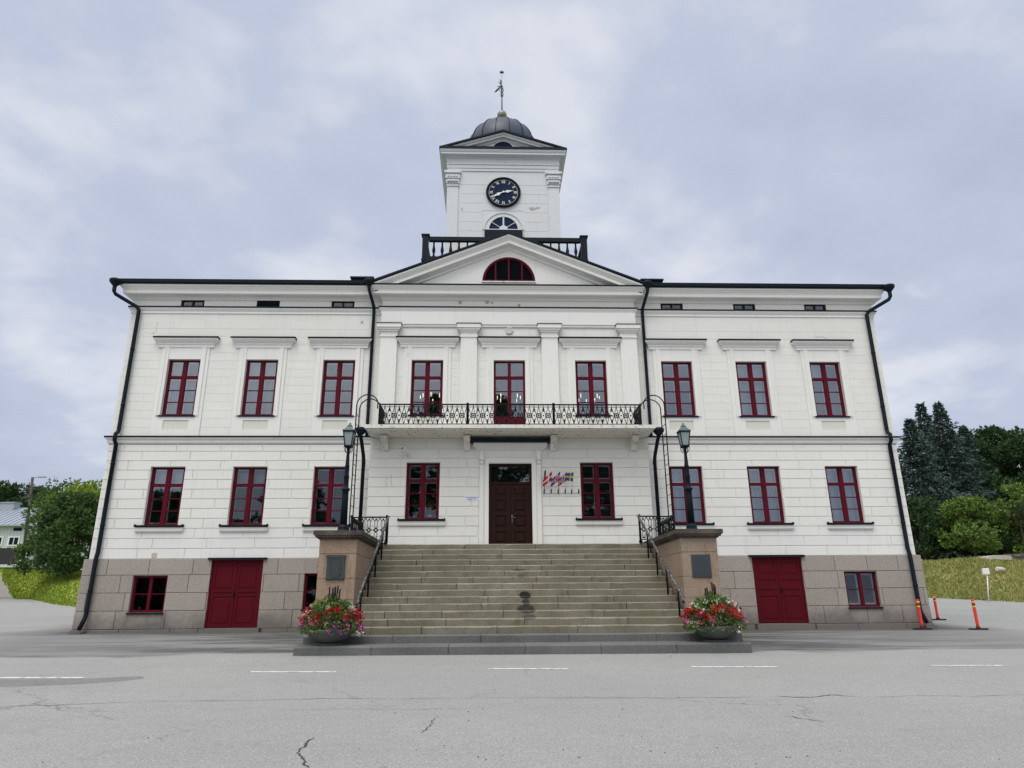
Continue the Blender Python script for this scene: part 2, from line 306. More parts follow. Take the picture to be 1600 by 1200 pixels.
def asphalt_mat():
    m = bpy.data.materials.new('asphalt'); m.use_nodes = True; nt = m.node_tree; N = nt.nodes; L = nt.links
    b = N['Principled BSDF']; b.inputs['Roughness'].default_value = .92; b.inputs['Specular IOR Level'].default_value = .25
    tc = N.new('ShaderNodeTexCoord'); co = tc.outputs['Object']
    def noise(s, d=4, r=.6, vec=None):
        n = N.new('ShaderNodeTexNoise'); n.inputs['Scale'].default_value = s; n.inputs['Detail'].default_value = d; n.inputs['Roughness'].default_value = r; L.new(vec or co, n.inputs['Vector']); return n
    def rng(f, a, c):
        q = N.new('ShaderNodeMapRange'); q.inputs['From Min'].default_value = a; q.inputs['From Max'].default_value = c; L.new(f, q.inputs['Value']); return q.outputs[0]
    def mul(a, k):
        q = N.new('ShaderNodeMath'); q.operation = 'MULTIPLY'; L.new(a, q.inputs[0]); 
        if isinstance(k, float): q.inputs[1].default_value = k
        else: L.new(k, q.inputs[1])
        return q.outputs[0]
    r = N.new('ShaderNodeRGB'); r.outputs[0].default_value = (.295,.297,.296,1); cur = r.outputs[0]
    def mix(f, c):
        nonlocal cur
        x = N.new('ShaderNodeMix'); x.data_type = 'RGBA'; L.new(f, x.inputs[0]); L.new(cur, x.inputs[6]); x.inputs[7].default_value = (*c,1); cur = x.outputs[2]
    mp = N.new('ShaderNodeMapping'); mp.inputs['Scale'].default_value = (.16,.8,1); L.new(co, mp.inputs['Vector'])
    mix(mul(rng(noise(1., 5, .6, mp.outputs[0]).outputs['Fac'], .42, .7), .45), (.25,.25,.248))
    mix(mul(rng(noise(.22).outputs['Fac'], .45, .7), .45), (.36,.355,.345))
    mix(mul(rng(noise(2.7, 6, .7).outputs['Fac'], .52, .75), .4), (.215,.213,.208))
    mix(mul(rng(noise(34, 3, .6).outputs['Fac'], .5, .66), .45), (.19,.188,.184))
    mix(mul(rng(noise(60, 3, .6).outputs['Fac'], .5, .66), .6), (.14,.139,.137))
    mix(mul(rng(noise(95, 2, .5).outputs['Fac'], .56, .68), .7), (.62,.61,.59))
    # tarry damp strip along the building's foot, its dark colour doubling as contact shadow
    sp = N.new('ShaderNodeSeparateXYZ'); L.new(co, sp.inputs[0])
    def madd(f, k, g_):
        q = N.new('ShaderNodeMath'); q.operation = 'MULTIPLY_ADD'; L.new(f, q.inputs[0]); q.inputs[1].default_value = k; L.new(g_, q.inputs[2]); return q.outputs[0]
    mp2 = N.new('ShaderNodeMapping'); mp2.inputs['Scale'].default_value = (.22,1.,1); L.new(co, mp2.inputs['Vector'])
    nA = noise(.9, 6, .65, mp2.outputs[0]).outputs['Fac']; nB = noise(2.2, 6, .7, mp2.outputs[0]).outputs['Fac']; nC = noise(.35, 3, .5).outputs['Fac']
    ab = N.new('ShaderNodeMath'); ab.operation = 'ABSOLUTE'; L.new(sp.outputs['X'], ab.inputs[0])
    far = rng(sp.outputs['Y'], 6., .5)
    xlim = rng(madd(nC, 4., ab.outputs[0]), 17., 15.)
    fore = mul(mul(rng(madd(nC, 2.6, sp.outputs['Y']), -5.5, -5.2), far), xlim)      # the older, darker paving of the forecourt
    mix(mul(fore, .8), (.205,.205,.207))
    damp = mul(mul(mul(rng(nA, .42, .53), rng(nB, .34, .48)), fore), rng(ab.outputs[0], 13.5, 6.))
    mix(mul(damp, .9), (.062,.064,.067))
    foot = mul(mul(rng(madd(nB, 2.2, sp.outputs['Y']), -.3, .9), far), xlim)
    mix(mul(foot, .85), (.06,.062,.065))
    # hairline cracks
    wv = N.new('ShaderNodeVectorMath'); wv.operation = 'MULTIPLY_ADD'; L.new(noise(1.4, 5, .7).outputs['Color'], wv.inputs[0]); wv.inputs[1].default_value = (1.1,1.1,0); L.new(co, wv.inputs[2])
    vo = N.new('ShaderNodeTexVoronoi'); vo.feature = 'DISTANCE_TO_EDGE'; vo.inputs['Scale'].default_value = .23; L.new(wv.outputs[0], vo.inputs['Vector'])
    line = rng(vo.outputs['Distance'], .0032, .0012)
    mix(mul(mul(line, rng(noise(.35).outputs['Fac'], .5, .58)), .6), (.07,.07,.072))
    L.new(cur, b.inputs['Base Color'])
    bn = N.new('ShaderNodeBump'); bn.inputs['Strength'].default_value = .5; bn.inputs['Distance'].default_value = .008; L.new(noise(70, 3, .7).outputs['Fac'], bn.inputs['Height']); L.new(bn.outputs[0], b.inputs['Normal'])
    return m
M['asphalt'] = asphalt_mat()

# ------------------------------------------------------------------ camera (solved from the photograph's vanishing points)
CAM = Vector((-.66, -21.8, .72))
yaw, pitch, roll = [math.radians(a) for a in (1.96194351, 17.68356618, -0.42740667)]
fw = Vector((math.sin(yaw)*math.cos(pitch), math.cos(yaw)*math.cos(pitch), math.sin(pitch)))
r0 = Vector((math.cos(yaw), -math.sin(yaw), 0)); u0 = r0.cross(fw)
rt = r0*math.cos(roll) + u0*math.sin(roll); up = u0*math.cos(roll) - r0*math.sin(roll)
cd = bpy.data.cameras.new('camera'); cam = bpy.data.objects.new('camera', cd); COL.objects.link(cam)
cd.sensor_width = 36; cd.lens = 1080/1600*36; cd.clip_end = 3000; cd.clip_start = .1
cam.matrix_world = Matrix(((rt.x, up.x, -fw.x, CAM.x), (rt.y, up.y, -fw.y, CAM.y), (rt.z, up.z, -fw.z, CAM.z), (0,0,0,1)))
scene.camera = cam
def at(px, py, Y):
    """the real-world point a photograph pixel shows, at distance Y (used to read positions off the photograph)"""
    d = fw*1080 + rt*(px-800) - up*(py-600)
    return CAM + d*((Y - CAM.y)/d.y)

# ------------------------------------------------------------------ ground
def g(x, y):
    z = np.interp(y, [-70,-21.8,-7.2,0,18,40,120], [-2.6,-.83,-.23,-.02,.75,1.6,3.2])
    return z - .003*np.asarray(x)
def grid(name, xs, ys, zf, m, smooth=True):
    X, Y = np.meshgrid(xs, ys); Z = zf(X, Y)
    V = np.stack([X, Y, Z], -1).reshape(-1,3); nx = len(xs)
    q = [(j*nx+i, j*nx+i+1, (j+1)*nx+i+1, (j+1)*nx+i) for j in range(len(ys)-1) for i in range(nx-1)]
    return np_mesh(name, V, q, m, smooth=smooth)
ys = sorted(set(list(np.linspace(-70,-22,9)) + list(np.linspace(-21.8,-7.2,12)) + list(np.linspace(-7.2,0,9)) + list(np.linspace(0,26,16)) + [32,40,48]))
tag(grid('asphalt_road', np.linspace(-75,75,61), ys, lambda X,Y: g(X,Y), M['asphalt']), kind='structure')
tag(grid('terrain', np.concatenate([np.linspace(-600,-80,9), np.linspace(-75,75,40), np.linspace(80,600,9)]), np.concatenate([np.linspace(-300,-20,8), np.linspace(0,120,40), np.linspace(150,900,12)]),
     lambda X,Y: g(X,np.clip(Y,-70,200)) - .12 + np.where(Y<-20,-.3,0), M['terrain']), kind='structure')
# road dashes
for i, (x0, x1, py) in enumerate(((-5,130,1059),(392,525,1050),(763,887,1045),(1080,1216,1042),(1455,1572,1040))):
    P = []
    for px in (x0, x1):
        d = fw*1080 + rt*(px-800) - up*(py-600)
        t = 14.
        for _ in range(30):
            p = CAM + d*(t/d.y); t += (p.z - float(g(p.x,p.y)))/-(d.z/d.y)*.6
        P.append(p)
    a, b = P; q = MB(); n = 10
    for k in range(n):
        u0_, u1_ = k/n, (k+1)/n
        w = .05
        vs = []
        for u_ in (u0_, u1_):
            x = a.x + (b.x-a.x)*u_; y = a.y + (b.y-a.y)*u_
            for s_ in (-1,1): vs.append((x, y+s_*w, float(g(x,y+s_*w))+.004))
        q.add(vs, [(0,2,3,1)])
    tag(q.build('road_marking', M['line']), kind='structure')
# long cracks in the asphalt near the viewer
def crack(pts, w):
    q = MB(); P = []
    for px, py in pts:
        d = fw*1080 + rt*(px-800) - up*(py-600); t = 8.
        for _ in range(40):
            p = CAM + d*(t/d.y); t += (p.z - float(g(p.x,p.y)))/-(d.z/d.y)*.6
        P.append(Vector((p.x,p.y,0)))
    fine = []
    for a, b in zip(P, P[1:]):
        for k in range(8): fine.append(a.lerp(b, k/8) + Vector((random.uniform(-.02,.02), random.uniform(-.02,.02), 0)))
    vs = []
    for i, p in enumerate(fine):
        d = (fine[min(i+1,len(fine)-1)] - fine[max(0,i-1)]).normalized(); n = Vector((-d.y,d.x,0)); ww = w*random.uniform(.3,1.)*min(1, .25+.2*min(i,len(fine)-1-i))
        for s_ in (-1,1):
            v = p + n*s_*ww; vs.append((v.x, v.y, float(g(v.x,v.y))+.003))
    q.add(vs, [(2*i,2*i+1,2*i+3,2*i+2) for i in range(len(fine)-1)])
    tag(q.build('asphalt_crack', M['crack']), kind='structure')
crack([(492,1152),(478,1163),(466,1175),(474,1188),(482,1204)], .013)
crack([(684,1118),(672,1132),(668,1140),(655,1147)], .008)
crack([(1205,1088),(1265,1090),(1300,1086),(1352,1090)], .016)
crack([(-40,1106),(110,1101),(235,1096),(360,1095),(500,1092),(640,1092),(800,1090),(960,1091),(1100,1090),(1205,1089)], .007)
crack([(1352,1090),(1440,1087),(1530,1088),(1640,1084)], .006)
crack([(420,1110),(520,1108),(640,1109),(790,1106)], .004)
def road_point(px, py):
    d = fw*1080 + rt*(px-800) - up*(py-600); t = 12.
    for _ in range(40):
        p = CAM + d*(t/d.y); t += (p.z - float(g(p.x,p.y)))/-(d.z/d.y)*.6
    return (p.x, p.y, float(g(p.x,p.y))+.002)
M['repair'] = mat('asphalt_repair', (.2,.2,.2), .95, spec=.2, speck=[(34,.5,.66,.5,(.11,.11,.11)),(60,.56,.7,.6,(.42,.42,.41))], var=[(2.,.4,.7,.4,(.15,.15,.15))])
q = MB(); q.add([road_point(*p) for p in ((-60,1062),(60,1061.5),(150,1060),(222,1056.5),(226,1060),(180,1065),(120,1069),(40,1072),(-60,1074))], [list(range(9))])
tag(q.build('asphalt_patch', M['repair']), kind='structure')
q = MB(); rk = random.Random(4)
for _ in range(70):      # loose grit
    px, py = rk.gauss(900,330), rk.uniform(1085,1195); p = road_point(px,py); r_ = rk.uniform(.003,.009)
    q.lathe([(r_,0),(r_*.8,r_*.5),(.001,r_*.7)], 5, p)
tag(q.build('road_grit', M['crack']), kind='stuff')
crack([(1225,1118),(1260,1124),(1290,1128)], .01)

# ------------------------------------------------------------------ the town hall
hall = empty('town_hall', (0,0,0), 'white classical town hall with dark red windows, a clock tower and a central pediment', 'town hall')
def part(mb, name, m, parent=None): return mb.build(name, M[m], parent or hall)

HW = 12.68; DEPTH = 15.5; TYF = 8.0
def subtract(r, holes):
    out = [r]
    for (a0,a1,c0,c1) in holes:
        nw = []
        for (x0,x1,z0,z1) in out:
            if a1 <= x0 or a0 >= x1 or c1 <= z0 or c0 >= z1: nw.append((x0,x1,z0,z1)); continue
            if x0 < a0: nw.append((x0,a0,z0,z1))
            if a1 < x1: nw.append((a1,x1,z0,z1))
            xx0, xx1 = max(x0,a0), min(x1,a1)
            if z0 < c0: nw.append((xx0,xx1,z0,c0))
            if c1 < z1: nw.append((xx0,xx1,c1,z1))
        out = nw
    return [r for r in out if r[1]-r[0] > .03 and r[3]-r[2] > .025]
def flat_wall(q, x0, x1, z0, z1, y, holes, depth=.32):
    xs = sorted(set([x0,x1] + [min(max(h[i],x0),x1) for h in holes for i in (0,1)]))
    zs = sorted(set([z0,z1] + [min(max(h[i],z0),z1) for h in holes for i in (2,3)]))
    for i in range(len(xs)-1):
        for j in range(len(zs)-1):
            cx, cz = (xs[i]+xs[i+1])/2, (zs[j]+zs[j+1])/2
            if any(h[0] < cx < h[1] and h[2] < cz < h[3] for h in holes): continue
            q.add([(xs[i],y,zs[j]),(xs[i+1],y,zs[j]),(xs[i+1],y,zs[j+1]),(xs[i],y,zs[j+1])], [(0,1,2,3)])
    for (a,b,c,d) in holes:
        if a < x0-1e-6 or b > x1+1e-6 or c < z0-1e-6 or d > z1+1e-6: continue
        for (p0,p1) in (((a,c),(a,d)),((b,d),(b,c)),((a,d),(b,d)),((b,c),(a,c))):
            q.add([(p0[0],y,p0[1]),(p1[0],y,p1[1]),(p1[0],y+depth,p1[1]),(p0[0],y+depth,p0[1])], [(0,1,2,3)])
def courses(q, x0, x1, zl, y, holes, L, gap, proud, jit=.12, ch=.004, rnd=None):
    rnd = rnd or random
    for k in range(len(zl)-1):
        x = x0 - (L*.5 if k % 2 else 0) - rnd.random()*L*.15
        while x < x1:
            l = L*(1 + rnd.uniform(-jit, jit)); a, b = max(x,x0), min(x+l,x1); x += l
            if b-a < .06: continue
            for (p,r,s_,t) in subtract((a+gap/2, b-gap/2, zl[k]+gap/2, zl[k+1]-gap/2), holes):
                q.bbox(p, r, y-proud, y+.002, s_, t, ch)

# window tables (cx, z0, z1, halfwidth)
UP = [(s*x, 6.58, 8.49, .525) for s in (-1,1) for x in (5.63, 8.16, 10.69)]
UPC = [(-2.71, 6.57, 8.46, .52), (2.71, 6.57, 8.46, .52)]
DOORC = (0, 5.83, 8.46, .52)
GR = [(s*x, 3.10, 4.91, .53) for s in (-1,1) for x in (5.65, 8.17, 10.72)]
GRC = [(-2.72, 3.22, 4.97, .52), (2.72, 3.22, 4.97, .52)]
ENT = (0, 2.36, 4.93, .67)
AT = [(-10.71,10.37,10.66,.39),(-8.18,10.37,10.74,.39),(-5.66,10.37,10.66,.39),(5.64,10.37,10.66,.39),(8.18,10.37,10.66,.39),(10.68,10.37,10.66,.39)]
BS = [(-10.75,.57,1.61,.51),(-5.69,.63,1.65,.51),(10.79,.57,1.61,.51)]
GD = [(-8.23,.12,2.06,.77),(8.23,.12,2.06,.77)]
hol = lambda L_, e=0.: [(c-h-e, c+h+e, a-e, b+e) for (c,a,b,h) in L_]

# --- walls
q = MB()
for s in (-1,1):
    xs_ = (-HW, -4.3) if s < 0 else (4.3, HW)
    flat_wall(q, xs_[0], xs_[1], 2.05, 5.8, 0, [h for h in hol(GR) if h[0]*s > 0])
    flat_wall(q, xs_[0], xs_[1], 5.8, 10.8, 0, [h for h in hol(UP)+hol(AT) if h[0]*s > 0])
flat_wall(q, -4.4, 4.4, 2.2, 5.74, -.35, hol(GRC)+hol([ENT]))
q.box(-4.4,-4.36,-.348,0,2.0,5.738); q.box(4.36,4.4,-.348,0,2.0,5.738)
q.box(-4.399,4.399,-.348,-.1,5.72,5.739)
flat_wall(q, -4.3, 4.3, 5.74, 10.9, -.12, hol(UPC)+hol([DOORC]))
for s in (-1,1): q.add([(s*4.3,-.12,5.7),(s*4.3,0,5.7),(s*4.3,0,10.9),(s*4.3,-.12,10.9)], [(0,1,2,3)])
# sides and back
for s in (-1,1): q.add([(s*HW,0,2.0),(s*HW,DEPTH,2.0),(s*HW,DEPTH,10.8),(s*HW,0,10.8)], [(0,1,2,3)])
q.add([(-HW,DEPTH,0),(HW,DEPTH,0),(HW,DEPTH,10.8),(-HW,DEPTH,10.8)], [(0,1,2,3)])
# rusticated blocks
r1 = random.Random(3)
zg = [2.1 + .3*k for k in range(13)]; zg[-1] = 5.66
zu = [5.9 + .283*k for k in range(15)]
surround = [(c-.80, c+.80, 5.8, 8.97) for (c,a,b,h) in UP] + [(c-1.03, c+1.03, 8.93, 9.3) for (c,a,b,h) in UP]
for s in (-1,1):
    xs_ = (-HW, -4.4) if s < 0 else (4.4, HW)
    courses(q, xs_[0], xs_[1], zg, 0, hol(GR,.005), 1.45, .024, .02, rnd=r1)
    xs_ = (-HW, -4.32) if s < 0 else (4.32, HW)
    courses(q, xs_[0], xs_[1], zu, 0, surround, .95, .009, .006, ch=.002, rnd=r1)
gs = [(-.98,.98,2.2,5.1)]
courses(q, -4.4, 4.4, zg, -.35, hol(GRC,.005)+gs, 1.25, .024, .02, rnd=r1)
surc = [(c-.78, c+.78, 5.7, 8.97) for c in (-2.71,0,2.71)] + [(c-.98, c+.98, 8.93, 9.3) for c in (-2.71,0,2.71)] + [(c-.3, c+.3, 5.7, 9.8) for c in (-4.02,-1.35,1.35,4.02)]
courses(q, -4.3, 4.3, zu[:14], -.12, surc, .62, .009, .006, ch=.002, rnd=r1)
# side rustication (same blocks, turned)
for s in (-1,1):
    t_ = MB(); courses(t_, 0.02, DEPTH, zg, 0, [], 1.45, .016, .014, rnd=r1); courses(t_, .02, DEPTH, zu, 0, [], .95, .009, .006, ch=.002, rnd=r1)
    q.add([(s*HW - s*y*1., x, z) if True else 0 for (x,y,z) in t_.v], [f if s > 0 else f[::-1] for f in t_.f])
part(q, 'wall', 'stucco')

# --- granite plinth
r2 = random.Random(11)
zp = [.1,.61,1.12,1.63,2.1]
ph = hol(BS,.0)+hol(GD,.0)
for s in (-1,1):
    q = MB()
    x0, x1 = (-HW-.1,-3.9) if s < 0 else (3.9,HW+.1)
    flat_wall(q, x0, x1, -.1, 2.1, -.04, [h for h in ph if x0 < h[0] < x1], .3)
    courses(q, x0, x1, zp, -.04, ph, 1.22, .014, .03, .22, .007, rnd=r2)
    courses(q, x0, x1, [-.15,.1], -.04, [(h[0]-.15,h[1]+.15,-1,.2) for h in hol(GD)], 1.3, .012, .1, .3, .01, rnd=r2)
    t_ = MB(); courses(t_, -.04, DEPTH, zp, 0, [], 1.22, .014, .03, .22, .007, rnd=r2); courses(t_, -.03, DEPTH, [-.15,.1], 0, [], 1.3, .012, .08, rnd=r2)
    xo = HW+.1
    q.add([(s*(xo - y), x, z) for (x,y,z) in t_.v], [f if s > 0 else f[::-1] for f in t_.f])
    q.add([(s*xo,-.04,-.1),(s*xo,DEPTH,-.1),(s*xo,DEPTH,2.1),(s*xo,-.04,2.1)], [(0,1,2,3)])
    q.add([(x0,-.04,2.098),(x1,-.04,2.098),(x1,.01,2.098),(x0,.01,2.098)], [(0,1,2,3)])
    c,a,b,h = GD[0 if s < 0 else 1]; q.box(c-h-.1,c+h+.1,-.22,-.045,-.12,.1)
    part(q, 'plinth', 'plinth')

# --- rooms behind the windows
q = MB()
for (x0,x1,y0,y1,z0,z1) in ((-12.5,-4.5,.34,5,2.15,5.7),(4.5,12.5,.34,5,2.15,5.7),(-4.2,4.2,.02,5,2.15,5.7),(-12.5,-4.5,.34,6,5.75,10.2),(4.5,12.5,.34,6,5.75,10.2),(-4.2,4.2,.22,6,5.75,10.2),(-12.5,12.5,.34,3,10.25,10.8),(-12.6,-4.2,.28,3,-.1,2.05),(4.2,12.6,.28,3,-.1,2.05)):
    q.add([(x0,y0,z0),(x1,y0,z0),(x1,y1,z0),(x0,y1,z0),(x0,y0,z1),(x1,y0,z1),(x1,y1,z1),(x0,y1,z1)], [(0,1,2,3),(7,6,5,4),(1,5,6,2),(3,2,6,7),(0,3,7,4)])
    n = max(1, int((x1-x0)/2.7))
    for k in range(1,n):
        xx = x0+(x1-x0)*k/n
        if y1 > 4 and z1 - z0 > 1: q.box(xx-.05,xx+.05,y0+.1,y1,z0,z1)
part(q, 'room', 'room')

# --- swept mouldings
def sweep(q, path, prof, close=False):
    n = len(path); P = [Vector((a,b)) for a,b in path]
    offs = []
    for i in range(n):
        d0 = (P[i]-P[i-1]).normalized() if i > 0 else (P[1]-P[0]).normalized()
        d1 = (P[i+1]-P[i]).normalized() if i < n-1 else d0
        n0 = Vector((d0.y,-d0.x)); n1 = Vector((d1.y,-d1.x)); m = (n0+n1)
        m = m/(m.dot(n0)) if m.length > 1e-6 else n0
        offs.append(m)
    base = len(q.v); k = len(prof)
    for i in range(n):
        for (e,z) in prof: q.v.append((P[i].x+offs[i].x*e, P[i].y+offs[i].y*e, z))
    for i in range(n-1):
        for j in range(k-1):
            q.f.append([base+i*k+j, base+(i+1)*k+j, base+(i+1)*k+j+1, base+i*k+j+1]); q.sm.append(False)
    q.f.append([base+j for j in range(k)]); q.sm.append(False)
    q.f.append([base+(n-1)*k+j for j in range(k)][::-1]); q.sm.append(False)
OUT = [(-HW,DEPTH),(-HW,0),(-4.3,0),(-4.3,-.12),(4.3,-.12),(4.3,0),(HW,0),(HW,DEPTH)]
LW = [(-HW,DEPTH),(-HW,0),(-4.3,0)]; RW = [(4.3,0),(HW,0),(HW,DEPTH)]
q = MB()
sweep(q, OUT, [(-.02,10.62),(.035,10.62),(.05,10.68),(.09,10.72),(.24,10.74),(.24,10.76),(.265,10.76),(.265,10.87),(.28,10.88),(.28,10.905),(.30,10.92),(.33,10.97),(.36,10.99),(.36,11.05),(-.02,11.06)])
part(q, 'eaves_cornice', 'trim')
q = MB()
sweep(q, OUT, [(-.02,10.13),(.03,10.13),(.03,10.2),(.045,10.22),(.085,10.28),(.085,10.335),(-.02,10.35)])
part(q, 'frieze_band', 'trim')
for pth in (LW,RW):
    q = MB(); sweep(q, pth, [(-.02,5.62),(.02,5.62),(.02,5.66),(.05,5.68),(.05,5.76),(.11,5.8),(.11,5.855),(-.02,5.86)])
    part(q, 'string_course', 'trim')
q = MB()
sweep(q, OUT, [(-.02,10.353),(.095,10.32),(.105,10.32),(.105,10.365),(-.02,10.39)])
part(q, 'frieze_flashing', 'dark_metal')
q = MB(); sweep(q, [(-4.3,0),(-4.3,-.12),(4.3,-.12),(4.3,0)], [(.0,11.062),(.37,11.03),(.385,11.03),(.385,11.075),(0,11.1)])
part(q, 'pediment_flashing', 'dark_metal')
for pth in (LW,RW):
    q = MB(); sweep(q, pth, [(-.02,5.863),(.118,5.835),(.13,5.835),(.13,5.885),(-.02,5.91)])
    part(q, 'string_course_flashing', 'dark_metal')
for pth in (LW,RW):
    q = MB(); sweep(q, pth, [(.2,11.06),(.40,11.055),(.44,11.09),(.45,11.2),(.41,11.2),(.3,11.16),(.1,11.2)])
    part(q, 'gutter', 'dark_metal')

# --- bare patches and a crack in the plaster
r4 = random.Random(12)
def patch(px, py, Y, rx, rz, m='patch'):
    c = at(px,py,Y); q = MB(); n = 11
    q.prism([(c.x+rx*math.cos(2*PI*k/n)*r4.uniform(.55,1.1), c.z+rz*math.sin(2*PI*k/n)*r4.uniform(.55,1.1)) for k in range(n)], Y-.003, Y)
    part(q, 'bare_patch', m)
M['patch'] = mat('bare_plaster', (.36,.35,.33), .9, var=[(14,.45,.6,.6,(.55,.54,.5))])
for a in ((719,473,.09,.07),(761,472,.1,.08),(769,473.5,.06,.05),(811,477,.07,.07)): patch(a[0],a[1],-.122,a[2],a[3])
for a in ((832,326,.2,.13),(841,325,.14,.06),(860,343,.07,.2),(722,327,.05,.1)): patch(a[0],a[1],TYF-.013,a[2],a[3])
for a in ((560,491,.05,.04),(566,504,.05,.07)): patch(a[0],a[1],-.009,a[2],a[3])
for pts in ([(246,503),(245,510),(244,518),(240,521),(234,521)],[(1272,524),(1279,527),(1285,526),(1292,529)],[(612,741),(611,752),(613,761)]):
    q = MB(); Yc = -.37 if pts[0][0] == 612 else -.008; P = [at(a,b,Yc) for a,b in pts]
    for a,b in zip(P,P[1:]): q.bar(a,b,.012,.003,up=(0,1,0))
    part(q, 'plaster_crack', 'patch')

# --- roof: low hip + pediment gable + platform
q = MB()
e = .4; zb = 11.12; rz = 14.4; ry = DEPTH/2
A = [(-HW-e,-e,zb),(HW+e,-e,zb),(HW+e,DEPTH+e,zb),(-HW-e,DEPTH+e,zb),(-HW+7.5,ry,rz),(HW-7.5,ry,rz)]
q.add(A, [(0,1,5,4),(1,2,5),(2,3,4,5),(3,0,4)])
part(q, 'roof', 'roof')
# pediment
PX = 4.3; pa = 12.93
def rake(off_in, off_out): pass
q = MB()
yt = -.12
# tympanum with a half-round opening
LR = .92; lz = 11.36
tym = [(-PX-.1,11.05),(PX+.1,11.05),(0,12.72)]
arc = [(LR*math.cos(t), lz+LR*1.02*math.sin(t)) for t in np.linspace(0,PI,19)]
def tz(x): return 11.05 + (12.72-11.05)*(1-abs(x)/(PX+.1))
vs = []; fs = []
xs_ = [a[0] for a in arc]
for (x,z) in arc: vs += [(x,yt,z),(x,yt,max(z+.001,tz(x))),(x,yt+.3,z)]
for i in range(len(arc)-1): fs += [(3*i+3,3*i,3*i+1,3*i+4),(3*i,3*i+3,3*i+5,3*i+2)]
q.add(vs, fs)
q.add([(-PX-.1,yt,11.05),(-LR,yt,11.05),(-LR,yt,tz(LR))], [(0,1,2)]); q.add([(PX+.1,yt,11.05),(LR,yt,11.05),(LR,yt,tz(LR))], [(2,1,0)])
q.add([(-LR,yt,11.05),(LR,yt,11.05),(LR,yt,lz),(-LR,yt,lz)], [(0,1,2,3)])
part(q, 'tympanum', 'trim')
# raking cornice: profile (projection, height offset perpendicular) swept along the two slopes
q = MB()
def raking(q, half, zlow, zap, y, prof, back=.25):
    """prof: (projection e, dz) from the roof line downwards"""
    for s in (-1,1):
        vs = []
        for (e_,dz) in prof:
            vs.append((s*(half+e_*.6), y-e_, zlow+dz)); vs.append((0, y-e_, zap+dz))
        k = len(prof)
        fs = [(2*i,2*i+1,2*i+3,2*i+2) if s < 0 else (2*i,2*i+2,2*i+3,2*i+1) for i in range(k-1)]
        fs.append([2*i for i in range(k)] if s > 0 else [2*i for i in range(k)][::-1])
        q.add(vs, fs)
slope = (13.06-11.1)/4.66
raking(q, 4.38, 11.1, 13.0, yt, [(0.,-.42),(.05,-.42),(.06,-.34),(.13,-.31),(.24,-.29),(.265,-.29),(.265,-.17),(.285,-.16),(.30,-.13),(.35,-.07),(.36,-.05),(.36,0.),(-.02,.0)])
part(q, 'raking_cornice', 'trim')
q = MB()
for s in (-1,1):
    xo = 4.70; z0_ = 11.1; z1_ = 13.01
    poly = [(s*xo, z0_-.005), (0, z1_), (0, z1_+.07), (s*(xo+.02), z0_+.06)]
    q.prism(poly if s > 0 else poly[::-1], yt-.40, 8.)
part(q, 'gable_roof', 'roof')
# lunette (louvred)
lun = MB(); lf = MB()
for k in range(14):
    z = lz+.03+k*.066; hw = math.sqrt(max(0.0, (LR)**2-((z-lz)/1.02)**2))
    if hw > .08: lun.obox((0, yt+.12, z), (1,0,0), (0,1,-.7), (0,.7,1), hw-.02, .05, .008)
L_ = lf
P_ = [((LR-.045)*math.cos(t), yt+.05, lz+(LR-.045)*1.02*math.sin(t)) for t in np.linspace(0,PI,25)]
L_.tube(P_, .05, 6); L_.box(-LR,LR,yt+.01,yt+.09,lz,lz+.06)
for x in (-.46,0,.46):
    L_.box(x-.03,x+.03,yt+.02,yt+.08,lz+.061,lz+1.02*math.sqrt(LR**2-x*x)-.06)
w_ = part(L_, 'lunette_window', 'red')
part(lun, 'louver', 'dark_metal', w_)
b_ = MB(); b_.box(-1.0,1.0,yt+.3,yt+.34,lz-.02,lz+1.0); part(b_, 'backing_board', 'black_iron', w_)
b_ = MB(); b_.box(-LR-.02,LR+.02,yt-.04,yt+.02,lz-.05,lz-.003); part(b_, 'sill', 'worn_trim', w_)

